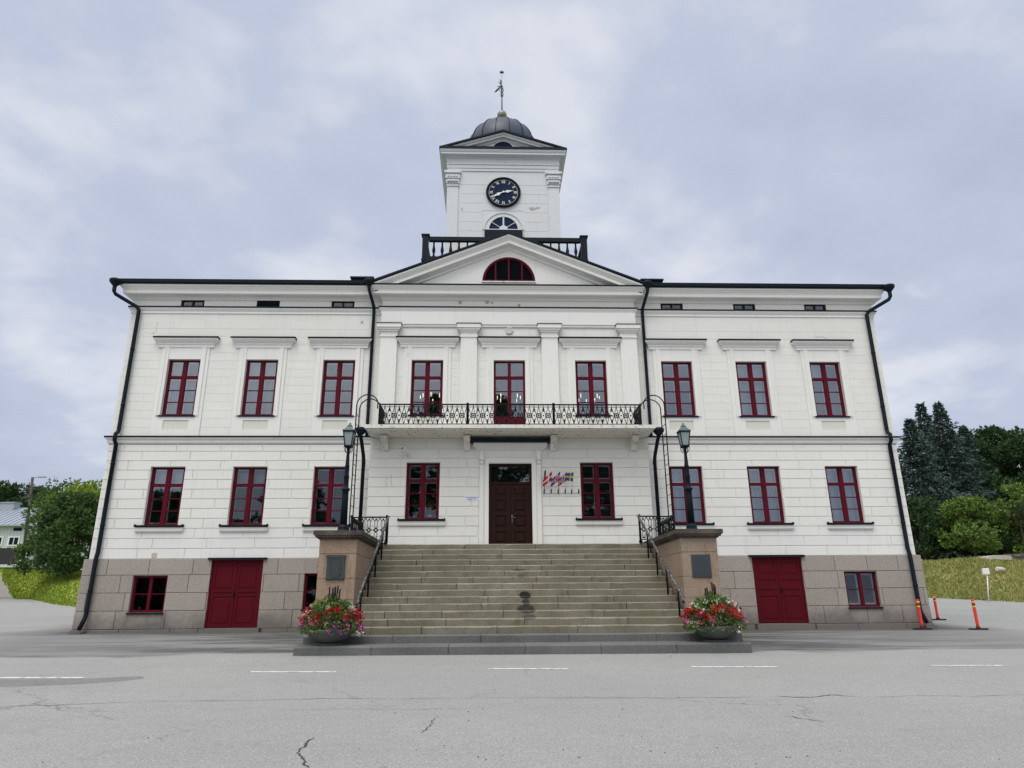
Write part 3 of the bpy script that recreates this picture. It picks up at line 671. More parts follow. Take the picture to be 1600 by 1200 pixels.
# --- windows
def frame_mesh(cx, z0, z1, h, y, style):
    q = MB(); w = .07; d0, d1 = y, y+.07
    q.box(cx-h, cx-h+w, d0, d1, z0, z1); q.box(cx+h-w, cx+h, d0, d1, z0, z1)
    q.box(cx-h+w, cx+h-w, d0, d1, z0, z0+w); q.box(cx-h+w, cx+h-w, d0, d1, z1-w*.8, z1)
    panes = []
    xl, xr = cx-h+w, cx+h-w
    if style == 'cross':
        zt = z1 - (z1-z0)*.31
        q.box(xl, xr, d0-.012, d1-.002, zt-.045, zt+.045)
        q.box(cx-.055, cx+.055, d0-.006, d1-.004, z0+w, zt-.045); q.box(cx-.05, cx+.05, d0-.004, d1-.004, zt+.045, z1-w*.8)
        rows = [(zt+.045, z1-w*.8)]; zz = z0+w; hh = (zt-.045-zz)/3
        for k in (1,2): 
            for a,b in ((xl,cx-.055),(cx+.055,xr)): q.box(a, b, d0+.012, d1-.008, zz+hh*k-.013, zz+hh*k+.013)
        # casement stiles
        for a,b in ((xl,cx-.055),(cx+.055,xr)):
            for (c,d) in rows + [(zz, zt-.045)]:
                q.box(a,a+.022,d0+.006,d1-.006,c,d); q.box(b-.022,b,d0+.006,d1-.006,c,d)
    elif style == 'balcony_door':
        zt = z1 - .58
        q.box(xl, xr, d0-.012, d1-.002, zt-.045, zt+.045)
        q.box(cx-.06, cx+.06, d0-.006, d1-.004, z0+w, zt-.045); q.box(cx-.05, cx+.05, d0-.004, d1-.004, zt+.045, z1-w*.8)
        q.box(xl, cx-.06, d0+.01, d1-.01, z0+w, z0+.72); q.box(cx+.06, xr, d0+.01, d1-.01, z0+w, z0+.72)
        for k in (1,2):
            z = z0+.72+(zt-.045-z0-.72)*k/3
            for a,b in ((xl,cx-.06),(cx+.06,xr)): q.box(a,b,d0+.012,d1-.008,z-.013,z+.013)
    elif style == 'four':
        q.box(cx-.045, cx+.045, d0-.006, d1-.004, z0+w, z1-w*.8)
        z = (z0+z1)/2
        for a,b in ((xl,cx-.045),(cx+.045,xr)): q.box(a,b,d0+.012,d1-.008,z-.013,z+.013)
    elif style == 'two':
        q.box(cx-.03, cx+.03, d0-.006, d1-.004, z0+w, z1-w*.8)
    return q
WIN = {}
def make_window(cx, z0, z1, h, ywall, style, m='red', glass='glass', inner=True, extra=None, rec=.1, name='window', label=None):
    y = ywall + rec
    o = part(frame_mesh(cx, z0, z1, h, y, style), name, m)
    if label: o['label'] = label
    WIN[(cx,z0)] = o
    p = MB(); zlo = z0+.72 if style == 'balcony_door' else z0+.06
    p.box(cx-h+.06, cx+h-.06, y+.03, y+.036, zlo, z1-.05)
    part(p, 'pane', glass, o)
    if inner:
        i = MB(); yi = y+.085; zt = z1-(z1-z0)*.31
        for a,b in ((cx-h+.04,cx-.03),(cx+.03,cx+h-.04)):
            for c,d in ((z0+.03,zt-.02),(zt+.02,z1-.03)) if style == 'cross' else ((zlo,z1-.03),):
                t = .062
                i.box(a,a+t,yi,yi+.04,c,d); i.box(b-t,b,yi,yi+.04,c,d); i.box(a+t,b-t,yi,yi+.04,c,c+t); i.box(a+t,b-t,yi,yi+.04,d-t,d)
        part(i, 'inner_sash', 'inner_white', o)
    if extra:
        kind, mm, lo, hi = extra
        c = MB(); ye = y+.26
        zz0, zz1 = z0+(z1-z0)*lo, z0+(z1-z0)*hi
        if kind == 'curtain':
            n = 40; vs = []
            for k in range(n+1):
                x = cx-h+.03 + (2*h-.06)*k/n; yy = ye+.035*math.sin(k*1.35)+.015*math.sin(k*.6+cx)
                vs += [(x,yy,zz0),(x,yy,zz1)]
            c.add(vs, [(2*k,2*k+2,2*k+3,2*k+1) for k in range(n)], True)
        elif kind == 'blind':
            k = 0; z = zz0
            while z < zz1:
                c.obox((cx,ye-.02,z), (1,0,0), (0,1,-.55), (0,.55,1), h-.05, .022, .0015); z += .045
        part(c, kind, mm, o)
    return o
ups = {-10.69:('curtain','warm_cloth',.02,.7),-8.16:('curtain','warm_cloth',.02,.68),-5.63:None,5.63:None,8.16:('curtain','curtain',.02,.98),10.69:('blind','blind',.02,.98)}
for w in UP:
    o = make_window(*w, -.02, 'cross', glass='glass_hi', extra=ups[w[0]])
    if w[0] in (-10.69,-8.16):
        c = MB(); c.box(w[0]-.47, w[0]+(.0 if w[0]<-9 else .47), .31,.315, w[2]-.62, w[2]-.03); part(c, 'roller_blind', 'curtain', o)
    if w[0] == 10.69:
        c = MB(); c.box(w[0]-.47, w[0]-.02, .25,.255, w[2]-.62, w[2]-.03); part(c, 'roller_blind', 'curtain', o)
for w in UPC: make_window(*w, -.14, 'cross', glass='glass_hi' )
make_window(*DOORC, -.14, 'balcony_door', glass='glass_hi', inner=False, name='balcony_door')
grs = {-10.72:None,-8.17:('blind','blind_dark',.02,.68),-5.65:('blind','blind_dark',.02,.98),5.65:('curtain','blind',.02,.98),8.17:('curtain','blind',.02,.98),10.72:('curtain','curtain',.02,.98)}
for w in GR:
    o = make_window(*w, 0, 'cross', extra=grs[w[0]], glass='glass_lo' if w[0] in (-5.65,-8.17) else ('glass_hi' if w[0]>0 else 'glass'))
    if w[0] in (-10.72,-8.17):
        c = MB(); c.box(w[0]-.47, w[0]+.47, .33,.335, w[2]-.55, w[2]-.03); part(c, 'roller_blind', 'curtain', o)
for w in GRC:
    o = make_window(*w, -.35, 'cross', glass='glass_lo', extra=('blind','blind_dark',.02,.98) if w[0]>0 else None)
for w in BS: make_window(*w, -.06, 'four', glass='glass_lo', inner=w[0]>0, rec=.08)
for w in AT:
    if w[0] == -8.18:
        v = MB(); v.box(w[0]-.39,w[0]+.39,.02,.08,w[1],w[2])
        for k in range(5): v.obox((w[0],.015,w[1]+.05+k*.065),(1,0,0),(0,1,-.8),(0,.8,1),.37,.035,.006)
        part(v, 'attic_vent', 'dark_metal')
    else: make_window(*w, 0, 'two', m='brown', inner=False, rec=.03, glass='glass_lo', name='attic_window')
# sills, surrounds, hoods
def surround_at(cx, z0, z1, h, y, bottom, panel=True):
    W_ = WIN[(cx,z0)]; sur = MB(); hood = MB(); fl = MB()
    hs = [(cx-h, cx+h, z0, z1)]
    if panel: hs.append((cx-.40, cx+.40, bottom+.2, z0-.16))
    half = .78
    flat_wall(sur, cx-half, cx+half, bottom, 8.93, y-.035, hs, .05)
    for s in (-1,1): sur.add([(cx+s*half,y-.035,bottom),(cx+s*half,y,bottom),(cx+s*half,y,8.93),(cx+s*half,y-.035,8.93)], [(0,1,2,3)])
    for (a,b,pr) in ((h+.005,h+.10,.055),(h+.10,h+.145,.07)):
        for s in (-1,1):
            xa, xb = sorted((cx+s*a, cx+s*b)); sur.box(xa, xb, y-pr, y-.034, z0-.02, z1+a)
        sur.box(cx-b, cx+b, y-pr, y-.034, z1+a, z1+b)
    part(sur, 'surround', 'trim', W_)
    pr = [(-.02,8.90),(.05,8.90),(.05,8.98),(.075,9.0),(.075,9.04),(.14,9.1),(.18,9.15),(.18,9.22),(-.02,9.23)]
    sweep(hood, [(cx-.86,y),(cx-.86,y-.01),(cx+.86,y-.01),(cx+.86,y)], pr)
    part(hood, 'hood', 'trim', W_)
    sweep(fl, [(cx-.86,y),(cx-.86,y-.01),(cx+.86,y-.01),(cx+.86,y)], [(-.02,9.232),(.185,9.19),(.2,9.19),(.2,9.24),(-.02,9.27)])
    part(fl, 'hood_flashing', 'dark_metal', W_)
    if panel:
        pan = MB(); pan.add([(cx-.41,y-.012,bottom+.19),(cx+.41,y-.012,bottom+.19),(cx+.41,y-.012,z0-.15),(cx-.41,y-.012,z0-.15)], [(0,1,2,3)]); part(pan, 'apron_panel', 'stone_panel', W_)
        fl = MB(); fl.box(cx-h-.06, cx+h+.06, y-.07, y+.1, z0-.05, z0-.002); part(fl, 'sill', 'dark_metal', W_)
for w in UP: surround_at(*w, 0, 5.9)
for w in UPC: surround_at(*w, -.12, 5.86)
surround_at(*DOORC, -.12, 5.8, False)
for (cx,z0,z1,h) in GR+GRC:
    y = 0 if abs(cx) > 4 else -.35; W_ = WIN[(cx,z0)]; fl = MB(); sill = MB()
    fl.box(cx-h-.2, cx+h+.2, y-.13, y+.09, z0-.055, z0-.005)
    fl.box(cx-h-.2, cx-h-.17, y-.135, y-.01, z0-.057, z0+.02); fl.box(cx+h+.17, cx+h+.2, y-.135, y-.01, z0-.057, z0+.02)
    part(fl, 'sill_flashing', 'dark_metal', W_)
    sweep(sill, [(cx-h-.12,y),(cx-h-.12,y-.01),(cx+h+.12,y-.01),(cx+h+.12,y)], [(-.01,z0-.21),(.05,z0-.21),(.06,z0-.19),(.075,z0-.17),(.075,z0-.07),(-.01,z0-.06)])
    part(sill, 'sill', 'trim', W_)
for (cx,z0,z1,h) in BS: 
    fl = MB(); fl.box(cx-h-.02, cx+h+.02, -.12, .05, z0-.05, z0-.002); part(fl, 'sill', 'dark_metal', WIN[(cx,z0)])

# --- pilasters and entablature
q = MB()
for x in (-4.02,-1.35,1.35,4.02):
    x = max(-4.01, min(4.01, x))
    q = MB(); y = -.12
    q.box(x-.275,x+.275,y-.12,y+.01,5.86,9.24)
    for (hw,pr,z0,z1) in ((.30,.15,9.24,9.28),(.28,.13,9.28,9.42),(.315,.17,9.42,9.48),(.36,.21,9.48,9.55),(.40,.25,9.55,9.68)): q.box(x-hw,x+hw,y-pr,y+.01,z0,z1)
    p_ = part(q, 'pilaster', 'trim')
    f_ = MB(); f_.box(x-.42,x+.42,y-.27,y+.005,9.683,9.70); part(f_, 'cap_flashing', 'dark_metal', p_)
q = MB(); q.box(-4.299,4.299,-.2,-.1,9.72,10.14); q.box(-4.299,4.299,-.17,-.1,9.64,9.72)
part(q, 'architrave', 'trim')
q = MB(); q.lathe([(.125,0),(.125,.03),(.105,.035),(.1,.02),(.02,.02)], 18)
q.v = [(x, -.14-z, y+9.52) for x,y,z in q.v]
for k in range(5): q.box(-.09,.09,-.165,-.16,9.45+k*.034,9.463+k*.034)
part(q, 'round_vent', 'stone_panel')
# vent bricks
q = MB(); q.box(-10.83,-10.68,-.03,-.001,2.14,2.28); part(q, 'vent_grille', 'rock')

# --- garage-like cellar doors
for i,(cx,z0,z1,h) in enumerate(GD):
    q = MB(); y = -.0
    q.box(cx-h, cx-h+.05, y-.04, y+.06, z0, z1); q.box(cx+h-.05, cx+h, y-.04, y+.06, z0, z1); q.box(cx-h+.05, cx+h-.05, y-.04, y+.06, z1-.06, z1)
    d = part(q, 'cellar_door', 'red_dark')
    fl = MB(); fl.box(cx-h-.1, cx+h+.1, -.14, .05, z1+.002, z1+.06); part(fl, 'lintel_flashing', 'dark_metal', d)
    for s in (-1,1):
        a, b = sorted((cx+s*.006, cx+s*(h-.055)))
        l = MB(); l.box(a,b,y,y+.04,z0+.015,z1-.065)
        zm = z0+.98; pr = .016
        rows = [(z0+.02,zm-.03),(zm+.03,z1-.07)] if i == 0 else [(z0+.02,zm-.12),(zm-.12,zm+.08),(zm+.08,z0+1.34),(z0+1.34,z1-.07)]
        l.box(a,a+.08,y-pr,y,z0+.015,z1-.065); l.box(b-.08,b,y-pr,y,z0+.015,z1-.065)
        for (c,e_) in rows:
            l.box(a+.08,b-.08,y-pr,y,c,c+.07); l.box(a+.08,b-.08,y-pr,y,e_-.07,e_)
            if e_-c > .3: l.bbox(a+.13,b-.13,y-.012,y,c+.12,e_-.12,.011)
        if i == 1 and s < 0: l.box(cx-.5,cx-.3,y-.02,y,z0+.28,z0+.5)
        part(l, 'door_leaf', 'red_dark', d)
    hd = MB(); hx = cx + (.05 if i else -.03)
    hd.box(hx-.02,hx+.02,y-.03,y-.017,z0+.86,z0+1.06); hd.tube([(hx,y-.03,z0+.98),(hx,y-.07,z0+.98),(hx+.1,y-.07,z0+.97)], .011, 6)
    part(hd, 'handle', 'black_iron', d)

# --- entrance door
cx,z0,z1,h = ENT; y = -.35
q = MB(); zt = 4.33
q.box(-h,-h+.07,y+.06,y+.16,z0,z1); q.box(h-.07,h,y+.06,y+.16,z0,z1); q.box(-h+.07,h-.07,y+.06,y+.16,z1-.08,z1); q.box(-h+.07,h-.07,y+.05,y+.16,zt-.035,zt+.035)
d = part(q, 'entrance_door', 'brown')
p = MB(); p.box(-h+.06,h-.06,y+.11,y+.117,zt+.03,z1-.07); part(p, 'pane', 'glass', d)
for s in (-1,1):
    l = MB(); a,b = sorted((s*.004, s*(h-.072))); l.box(a,b,y+.1,y+.15,z0+.01,zt-.036)
    st = .115
    l.box(a,a+st,y+.075,y+.1,z0+.01,zt-.036); l.box(b-st,b,y+.075,y+.1,z0+.01,zt-.036)
    n = 4; hh = (zt-.036-z0-.01)/n
    for k in range(n):
        c = z0+.01+k*hh
        l.box(a+st,b-st,y+.075,y+.1,c,c+.1+(.05 if k==0 else 0))
        l.bbox(a+st+.045,b-st-.045,y+.072,y+.1,c+.17,c+hh-.06,.022)
    l.box(a+st,b-st,y+.075,y+.1,zt-.15,zt-.036)
    part(l, 'door_leaf', 'brown', d)
l = MB(); l.box(.03,.075,y+.062,y+.075,3.1,3.36); l.tube([(.052,y+.06,3.27),(.052,y+.02,3.27),(.15,y+.02,3.26)],.012,6); part(l, 'handle', 'worn_iron', d)
# door case: jambs, entablature, consoles, hood, dark canopy
q = MB()
flat_wall(q, -.97,.97,2.34,5.2,y-.05,[(-h,h,z0-.02,z1)],.12)
for s in (-1,1):
    q.add([(s*.97,y-.05,2.34),(s*.97,y,2.34),(s*.97,y,5.2),(s*.97,y-.05,5.2)], [(0,1,2,3)])
    a,b = sorted((s*(h+.01), s*(h+.13))); q.box(a,b,y-.075,y-.049,2.36,z1+.02)
    a,b = sorted((s*.83,s*.955)); q.box(a,b,y-.085,y-.049,2.36,z1+.05)
    a,b = sorted((s*.82,s*.96)); q.bbox(a,b,y-.17,y-.049,5.02,5.33,.02); q.bbox(a+.01,b-.01,y-.13,y-.049,4.9,5.02,.02)
q.box(-h-.13,h+.13,y-.075,y-.049,z1+.02,z1+.14); q.box(-.81,.81,y-.07,y-.049,z1+.2,z1+.215)
sweep(q, [(-.96,y),(-.96,y-.02),(.96,y-.02),(.96,y)], [(-.01,5.2),(.03,5.2),(.03,5.33),(.06,5.35),(.14,5.42),(.2,5.45),(.2,5.56),(-.01,5.57)])
part(q, 'door_case', 'trim')
q = MB(); q.box(-1.3,1.3,y-.36,y,5.575,5.66); part(q, 'canopy', 'dark_metal')

# --- balcony
q = MB(); yf = -1.32
top = [(-4.44,yf-.02),(4.44,yf-.02)]
q.box(-4.44,4.44,yf-.02,-.125,5.84,5.95)
q.box(-4.36,4.36,yf+.06,-.13,5.79,5.839)
fr = [(-4.33,yf+.09,5.789),(4.33,yf+.09,5.789),(4.33,-.34,5.789),(-4.33,-.34,5.789),(-3.98,-.36,5.742),(3.98,-.36,5.742)]
q.add([(-4.33,yf+.09,5.789),(4.33,yf+.09,5.789),(4.2,-.36,5.742),(-4.2,-.36,5.742)], [(0,3,2,1)])
q.add([(-4.33,yf+.09,5.789),(-4.2,-.36,5.742),(-4.33,-.36,5.789)], [(0,1,2)]); q.add([(4.33,yf+.09,5.789),(4.2,-.36,5.742),(4.33,-.36,5.789)], [(2,1,0)])
bal = part(q, 'balcony', 'worn_trim')
for x in (-3.92,-1.36,1.36,3.92):
    c = MB(); y1 = -.35
    c.prism([(0,0),(1,0)],0,1) if False else None
    prof = [(y1,5.33),(y1-.1,5.33),(y1-.17,5.42),(y1-.2,5.52),(y1-.42,5.58),(y1-.52,5.66),(y1-.52,5.735),(y1,5.735)]
    n = len(prof); vs = [(x-.1,a,b) for a,b in prof]+[(x+.1,a,b) for a,b in prof]
    c.add(vs, [list(range(n)), list(range(2*n-1,n-1,-1))]+[[i,n+i,n+(i+1)%n,(i+1)%n] for i in range(n)])
    c.box(x-.115,x+.115,y1-.55,y1-.1,5.70,5.72) if False else None
    part(c, 'corbel', 'worn_trim', bal)
# railing
def rail_panel(q, p0, p1, zb, zt, cells):
    p0 = Vector(p0); p1 = Vector(p1); d = p1-p0; L0 = d.length; d.normalize()
    P = lambda u,z: (p0.x+d.x*u, p0.y+d.y*u, z)
    ax = 'y' if abs(d.x) > abs(d.y) else 'x'
    q.bar(P(0,zt),P(L0,zt),.05,.035); q.bar(P(0,zt-.075),P(L0,zt-.075),.016,.016); q.bar(P(0,zb+.05),P(L0,zb+.05),.02,.02)
    c = L0/cells; zl, zh = zb+.05, zt-.075; zm = (zl+zh)/2
    for k in range(cells):
        u = c*k; 
        q.bar(P(u,zl),P(u+c/2,zh),.017); q.bar(P(u+c/2,zh),P(u+c,zl),.017)
        q.bar(P(u,zh),P(u+c/2,zl),.017); q.bar(P(u+c/2,zl),P(u+c,zh),.017)
        q.bar(P(u+c/2,zt),P(u+c/2,zh),.022); q.bar(P(u,zt),P(u,zh),.016)
        q.ring(P(u+c/2,zm), .068, .014, 12, ax, 4); q.ball(P(u+c/2,zm), .026, 6, 4)
        for t in range(4): 
            a = PI*t/4
            q.bar(P(u+c/2+math.cos(a)*.06,zm+math.sin(a)*.06), P(u+c/2-math.cos(a)*.06,zm-math.sin(a)*.06), .011)
        for zz, sg in ((zl+.1,1),(zh-.1,-1)):
            for du,dz in ((0,0.03),(-.025,-.012),(.025,-.012),(0,-.02)): q.ball(P(u,zz+dz*sg), .024, 5, 4)
            q.bar(P(u,zz),P(u,zl if sg>0 else zh),.02)
        q.ball(P(u,zm),.026,6,4); q.bar(P(u+c/2,zb-.02),P(u+c/2,zb+.06),.025)
    return q
ry_ = yf+.12; zb, zt = 5.95, 6.62
for i,(a,b) in enumerate(((-4.02,-1.36),(-1.30,1.30),(1.36,4.02))):
    part(rail_panel(MB(), (a,ry_), (b,ry_), zb, zt, 9), 'railing', 'black_iron', bal)
for s in (-1,1): part(rail_panel(MB(), (s*4.04,ry_), (s*4.04,-.13), zb, zt, 4), 'railing', 'black_iron', bal)
q = MB()
for x in (-4.04,-1.35,-1.31,1.31,1.35,4.04): q.tube([(x,ry_,zb),(x,ry_,zt+.05)], .02, 6)
for x in (-1.33,1.33): q.ball((x,ry_,zt+.03),.035,6,4)
part(q, 'railing_post', 'black_iron', bal)

# --- downpipes
def pipe(pts, r=.055, head=None, name='downpipe'):
    q = MB(); q.tube(pts, r, 10)
    o = part(q, name, 'dark_metal')
    if head:
        hq = MB(); hq.lathe([(r*.9,-.22),(r*1.2,-.18),(r*3.0,-.05),(r*3.1,.03),(r*2.4,.06)], 12, head)
        part(hq, 'hopper', 'dark_metal', o)
    b = MB()
    for z in np.arange(1.2,10,1.9):
        for i in range(len(pts)-1):
            a, c = Vector(pts[i]), Vector(pts[i+1])
            if min(a.z,c.z) < z < max(a.z,c.z) and abs(a.z-c.z) > 1.5:
                t = (z-a.z)/(c.z-a.z); p = a.lerp(c,t); b.lathe([(r+.008,-.025),(r+.008,.025)], 10, p)
                b.box(p.x-.012,p.x+.012,p.y,max(p.y+.1,-.01),p.z-.012,p.z+.012)
    if b.v: part(b, 'bracket', 'dark_metal', o)
    return o
for s in (-1,1):
    x = s*(HW-.28)
    xo = s*(HW+.43)
    pipe([(xo,-.5,11.0),(xo,-.5,10.72),(xo-s*.05,-.46,10.62),(x+s*.06,-.14,10.30),(x,-.11,10.18),(x,-.1,6.1),(x,-.12,6.0),(x,-.24,5.92),(x,-.24,5.72),(x,-.11,5.6),(x,-.1,2.3),(x,-.15,2.1),(x,-.17,.55),(x,-.2,.42),(x,-.40,.12)], .062, (xo,-.5,11.08))
    boot = MB(); boot.box(x-.16,x+.16,-.62,-.28,-.08,.05); part(boot, 'gully', 'kerb')
    x = s*4.58
    pipe([(s*4.72,-.5,11.08),(s*4.72,-.5,10.9),(s*4.7,-.47,10.8),(x,-.14,10.35),(x,-.09,10.2),(x,-.09,6.1),(x,-.09,5.87)], .055, (s*4.72,-.5,11.15))
    pipe([(s*4.62,-.95,5.86),(s*4.62,-.95,5.72),(s*4.6,-.8,5.55),(s*4.6,-.36,5.2),(s*4.6,-.26,5.05),(s*4.6,-.26,2.42)], .058, (s*4.62,-.95,5.88))

# --- dark boxes on the roof beside the gable
for s in (-1,1):
    c = MB(); x = s*5.25
    c.box(x-.36,x+.36,.9,1.5,11.3,11.93); o = part(c, 'chimney', 'roof')
    c = MB(); c.box(x-.42,x+.42,.84,1.56,11.93,11.99); c.box(x-.3,x+.3,1.0,1.4,11.99,12.06); part(c, 'chimney_cap', 'roof', o)

# --- lookout platform with balustrade
q = MB(); PB = 3.5; py0, py1 = 5.0, 15.2
q.box(-PB,PB,py0,py1,12.6,14.78); q.box(-PB-.1,PB+.1,py0-.1,py1+.1,14.78,14.9)
plat = part(q, 'lookout_platform', 'roof')
q = MB(); zb, zt = 14.9, 15.98
for (x,y) in ((-PB+.05,py0+.05),(PB-.05,py0+.05),(-PB+.05,py1-.05),(PB-.05,py1-.05)): q.box(x-.13,x+.13,y-.12,y+.12,zb,zt+.05)
for x in (-PB+.05,PB-.05): q.box(x-.18,x+.18,py0-.1,py0+.2,zt+.05,zt+.1)
q.box(-PB+.2,PB-.2,py0-.03,py0+.15,zt-.19,zt); q.box(-PB+.2,PB-.2,py0,py0+.12,zb+.0,zb+.14)
for s in (-1,1):
    x = s*(PB-.05); q.box(x-.06,x+.06,py0+.17,py1-.17,zt-.14,zt); q.box(x-.06,x+.06,py0+.17,py1-.17,zb,zb+.14)
part(q, 'balustrade', 'dark_metal', plat)
bp_ = [(.06,0),(.06,.05),(.045,.08),(.04,.14),(.068,.26),(.074,.32),(.045,.5),(.037,.6),(.04,.68),(.06,.72),(.06,.8)]
bal_m = None
for k in range(18):
    x = -PB+.05 + (2*PB-.1)*(k+1)/19
    if bal_m is None:
        q = MB(); q.lathe(bp_, 8); bal_m = q.build('baluster', M['dark_metal'], plat, (x,py0+.06,zb+.14))
    else:
        o = bal_m.copy(); COL.objects.link(o); o.location = (x,py0+.06,zb+.14)
for s in (-1,1):
    for k in range(8):
        o = bal_m.copy(); COL.objects.link(o); o.location = (s*(PB-.05), py0+.05+(k+1)*.55, zb+.14)

# --- clock tower
TY = 8.0; TH = 2.74; TC = TY+TH
q = MB()
r5 = random.Random(9)
AR = .83; az = 18.1
tw_holes = [(-.86,.86,az-.15,az+.86)]
zt_ = [14.5]+[14.9+.52*k for k in range(13)]
flat_wall(q, -TH, TH, 14.5, 21.45, TY, [])
courses(q, -TH+.56, TH-.56, zt_, TY, [(-1.02,1.02,17.9,19.16)], 2.6, .012, .012, .3, .003, rnd=r5)
for s in (-1,1): q.add([(s*TH,TY,14.5),(s*TH,TY+2*TH,14.5),(s*TH,TY+2*TH,21.45),(s*TH,TY,21.45)], [(0,1,2,3)])
q.add([(-TH,TY+2*TH,14.5),(TH,TY+2*TH,14.5),(TH,TY+2*TH,21.45),(-TH,TY+2*TH,21.45)], [(0,1,2,3)])
# corner pilasters with capitals
for sx in (-1,1):
    for yy in (TY, TY+2*TH):
        a,b = sorted((sx*(TH-.5), sx*(TH+.05))); c,d_ = sorted((yy-(.05 if yy==TY else .5), yy+(.5 if yy==TY else .05)))
        q.box(a,b,c,d_,14.6,20.5)
        for (gr,z0,z1) in ((.04,20.5,20.56),(.0,20.56,20.66),(.05,20.66,20.86),(.02,20.86,20.93),(.09,20.93,21.13),(.05,21.13,21.2),(.14,21.2,21.34)): q.box(a-gr,b+gr,c-gr,d_+gr,z0,z1)
        if yy == TY:
            for k in range(4):
                xx = a+.07+(b-a-.14)*k/3
                for zc in (20.76,21.03): q.ball((xx,c-.07,zc),.075,6,5)
            for xx in (a-.06,b+.06): q.ball((xx,c-.08,21.26),.085,8,6)
part(q, 'tower_wall', 'boards')
SQ = [(-TH,TY),(TH,TY),(TH,TY+2*TH),(-TH,TY+2*TH),(-TH,TY),(TH,TY)]
q = MB()
prof = [(-.02,21.4),(.04,21.4),(.04,21.55),(.07,21.56),(.07,21.72),(.11,21.75),(.11,21.79),(.08,21.8),(.08,22.06),(.12,22.09),(.12,22.13),(.18,22.16),(.36,22.18),(.36,22.28),(.39,22.3),(.43,22.38),(.43,22.42),(-.02,22.44)]
def sweep_sq(q, half, cy, prof):
    base = len(q.v); k = len(prof)
    for (sx,sy) in ((-1,-1),(1,-1),(1,1),(-1,1)):
        for e_,z in prof: q.v.append((sx*(half+e_), cy+sy*(half+e_), z))
    for i in range(4):
        for j in range(k-1):
            q.f.append([base+i*k+j, base+((i+1)%4)*k+j, base+((i+1)%4)*k+j+1, base+i*k+j+1]); q.sm.append(False)
sweep_sq(q, TH, TC, prof)
part(q, 'tower_cornice', 'boards')
q = MB(); sweep_sq(q, TH, TC, [(0,22.442),(.46,22.425),(.46,22.47),(0,22.5)]); part(q, 'tower_flashing', 'roof')
# four pediments
q = MB(); rf = MB()
for k in range(4):
    ang = k*PI/2; t_ = MB(); u_ = MB()
    zl, za = 22.52, 23.55; hw = TH+.30
    t_.add([(-hw+.2,-TH,22.46),(hw-.2,-TH,22.46),(0,-TH,za-.12)], [(0,1,2)])
    raking(t_, TH+.12, zl-.02, za-.05, -TH, [(0.,-.26),(.06,-.26),(.1,-.2),(.24,-.18),(.24,-.1),(.3,-.08),(.34,-.02),(.34,0),(-.02,0)])
    for s in (-1,1):
        poly = [(s*(TH+.46),22.47),(0,za-.045),(0,za+.06),(s*(TH+.46),22.56)]
        u_.prism(poly if s > 0 else poly[::-1], -TH-.42, 0)
    if k == 0:
        # half-round attic opening in the front pediment
        n = 14; aw = .6
        pts = [(aw*math.cos(a), 22.5+aw*1.12*math.sin(a)) for a in np.linspace(0,PI,n)]
        rb = MB(); rb.prism(pts, TY-.02, TY-.005); attic = rb
    ca, sa = math.cos(ang), math.sin(ang)
    for src, dst in ((t_,q),(u_,rf)):
        dst.add([(x*ca-y*sa, TC + x*sa+y*ca, z) for x,y,z in src.v], src.f)
part(q, 'tower_pediment', 'boards'); part(rf, 'tower_roof', 'roof')
o = part(attic, 'attic_opening', 'navy')
q = MB(); q.tube([(.62*math.cos(a), TY-.03, 22.5+.69*math.sin(a)) for a in np.linspace(0,PI,17)], .035, 6); part(q, 'opening_rim', 'boards', o)
# dome
q = MB(); R = 1.95; zc = 24.42
prof = [(R+.06,-1.9),(R+.06,-.35),(R+.02,-.3)] + [(R*math.cos(t), R*1.0*math.sin(t)) for t in np.linspace(-.1,PI/2-.09,12)]
q.lathe(prof, 16, (0,TC,zc), smooth=True, rot=PI/16)
dome = part(q, 'dome', 'dome')
q = MB()
for k in range(16):
    a = PI/16 + k*PI/8
    q.tube([((R+.012)*math.cos(t)*math.cos(a), TC+(R+.012)*math.cos(t)*math.sin(a), zc+(R+.012)*math.sin(t)) for t in np.linspace(-.1,PI/2-.09,12)], .016, 5)
part(q, 'dome_seam', 'roof', dome)
q = MB(); q.lathe([(.32,1.86),(.28,2.02),(.15,2.08),(.14,2.36)], 12, (0,TC,zc)); part(q, 'dome_collar', 'roof', dome)
q = MB(); q.ball((0,TC,zc+2.60), .27, 16, 12); part(q, 'finial_ball', 'gold', dome)
# weather vane
zv = zc+2.86
q = MB(); q.tube([(0,TC,zv),(0,TC,zv+2.66)], [.045,.02], 8); vane = part(q, 'weather_vane', 'pole_grey')
q = MB()
for k,(z,r) in enumerate(((1.02,.07),(1.15,.1),(1.3,.07),(1.45,.12),(1.6,.08),(1.72,.05))):
    for a in range(6): 
        t = a*PI/3; q.ring((r*math.cos(t)*.7, TC+r*math.sin(t)*.7, zv+z), r*.5, .012, 8, 'y' if a%2 else 'x', 4)
q.tube([(0,TC,zv+1.8),(-.12,TC-.02,zv+1.62),(-.3,TC-.03,zv+1.38),(-.42,TC-.03,zv+1.26)], [.02,.05,.06,.01], 5)
for (x0,z0,x1,z1) in ((-.1,1.75,-.26,1.7),(-.05,1.85,-.2,2.0),(-.05,2.0,-.12,2.2),(-.3,1.5,-.38,1.3),(-.04,1.72,-.1,2.1),(-.14,1.6,-.02,1.9)):
    q.tube([(x0,TC,zv+z0),(x1,TC,zv+z1)], .02, 5)
q.tube([(0,TC,zv+2.18),(-.06,TC,zv+2.05),(-.04,TC,zv+1.86)], [.01,.045,.02], 5)
part(q, 'scrollwork', 'vane', vane)
q = MB()
for a in range(8):
    t = a*PI/4; q.bar((0,TC,zv+2.70), (.13*math.cos(t),TC,zv+2.70+.13*math.sin(t)), .03)
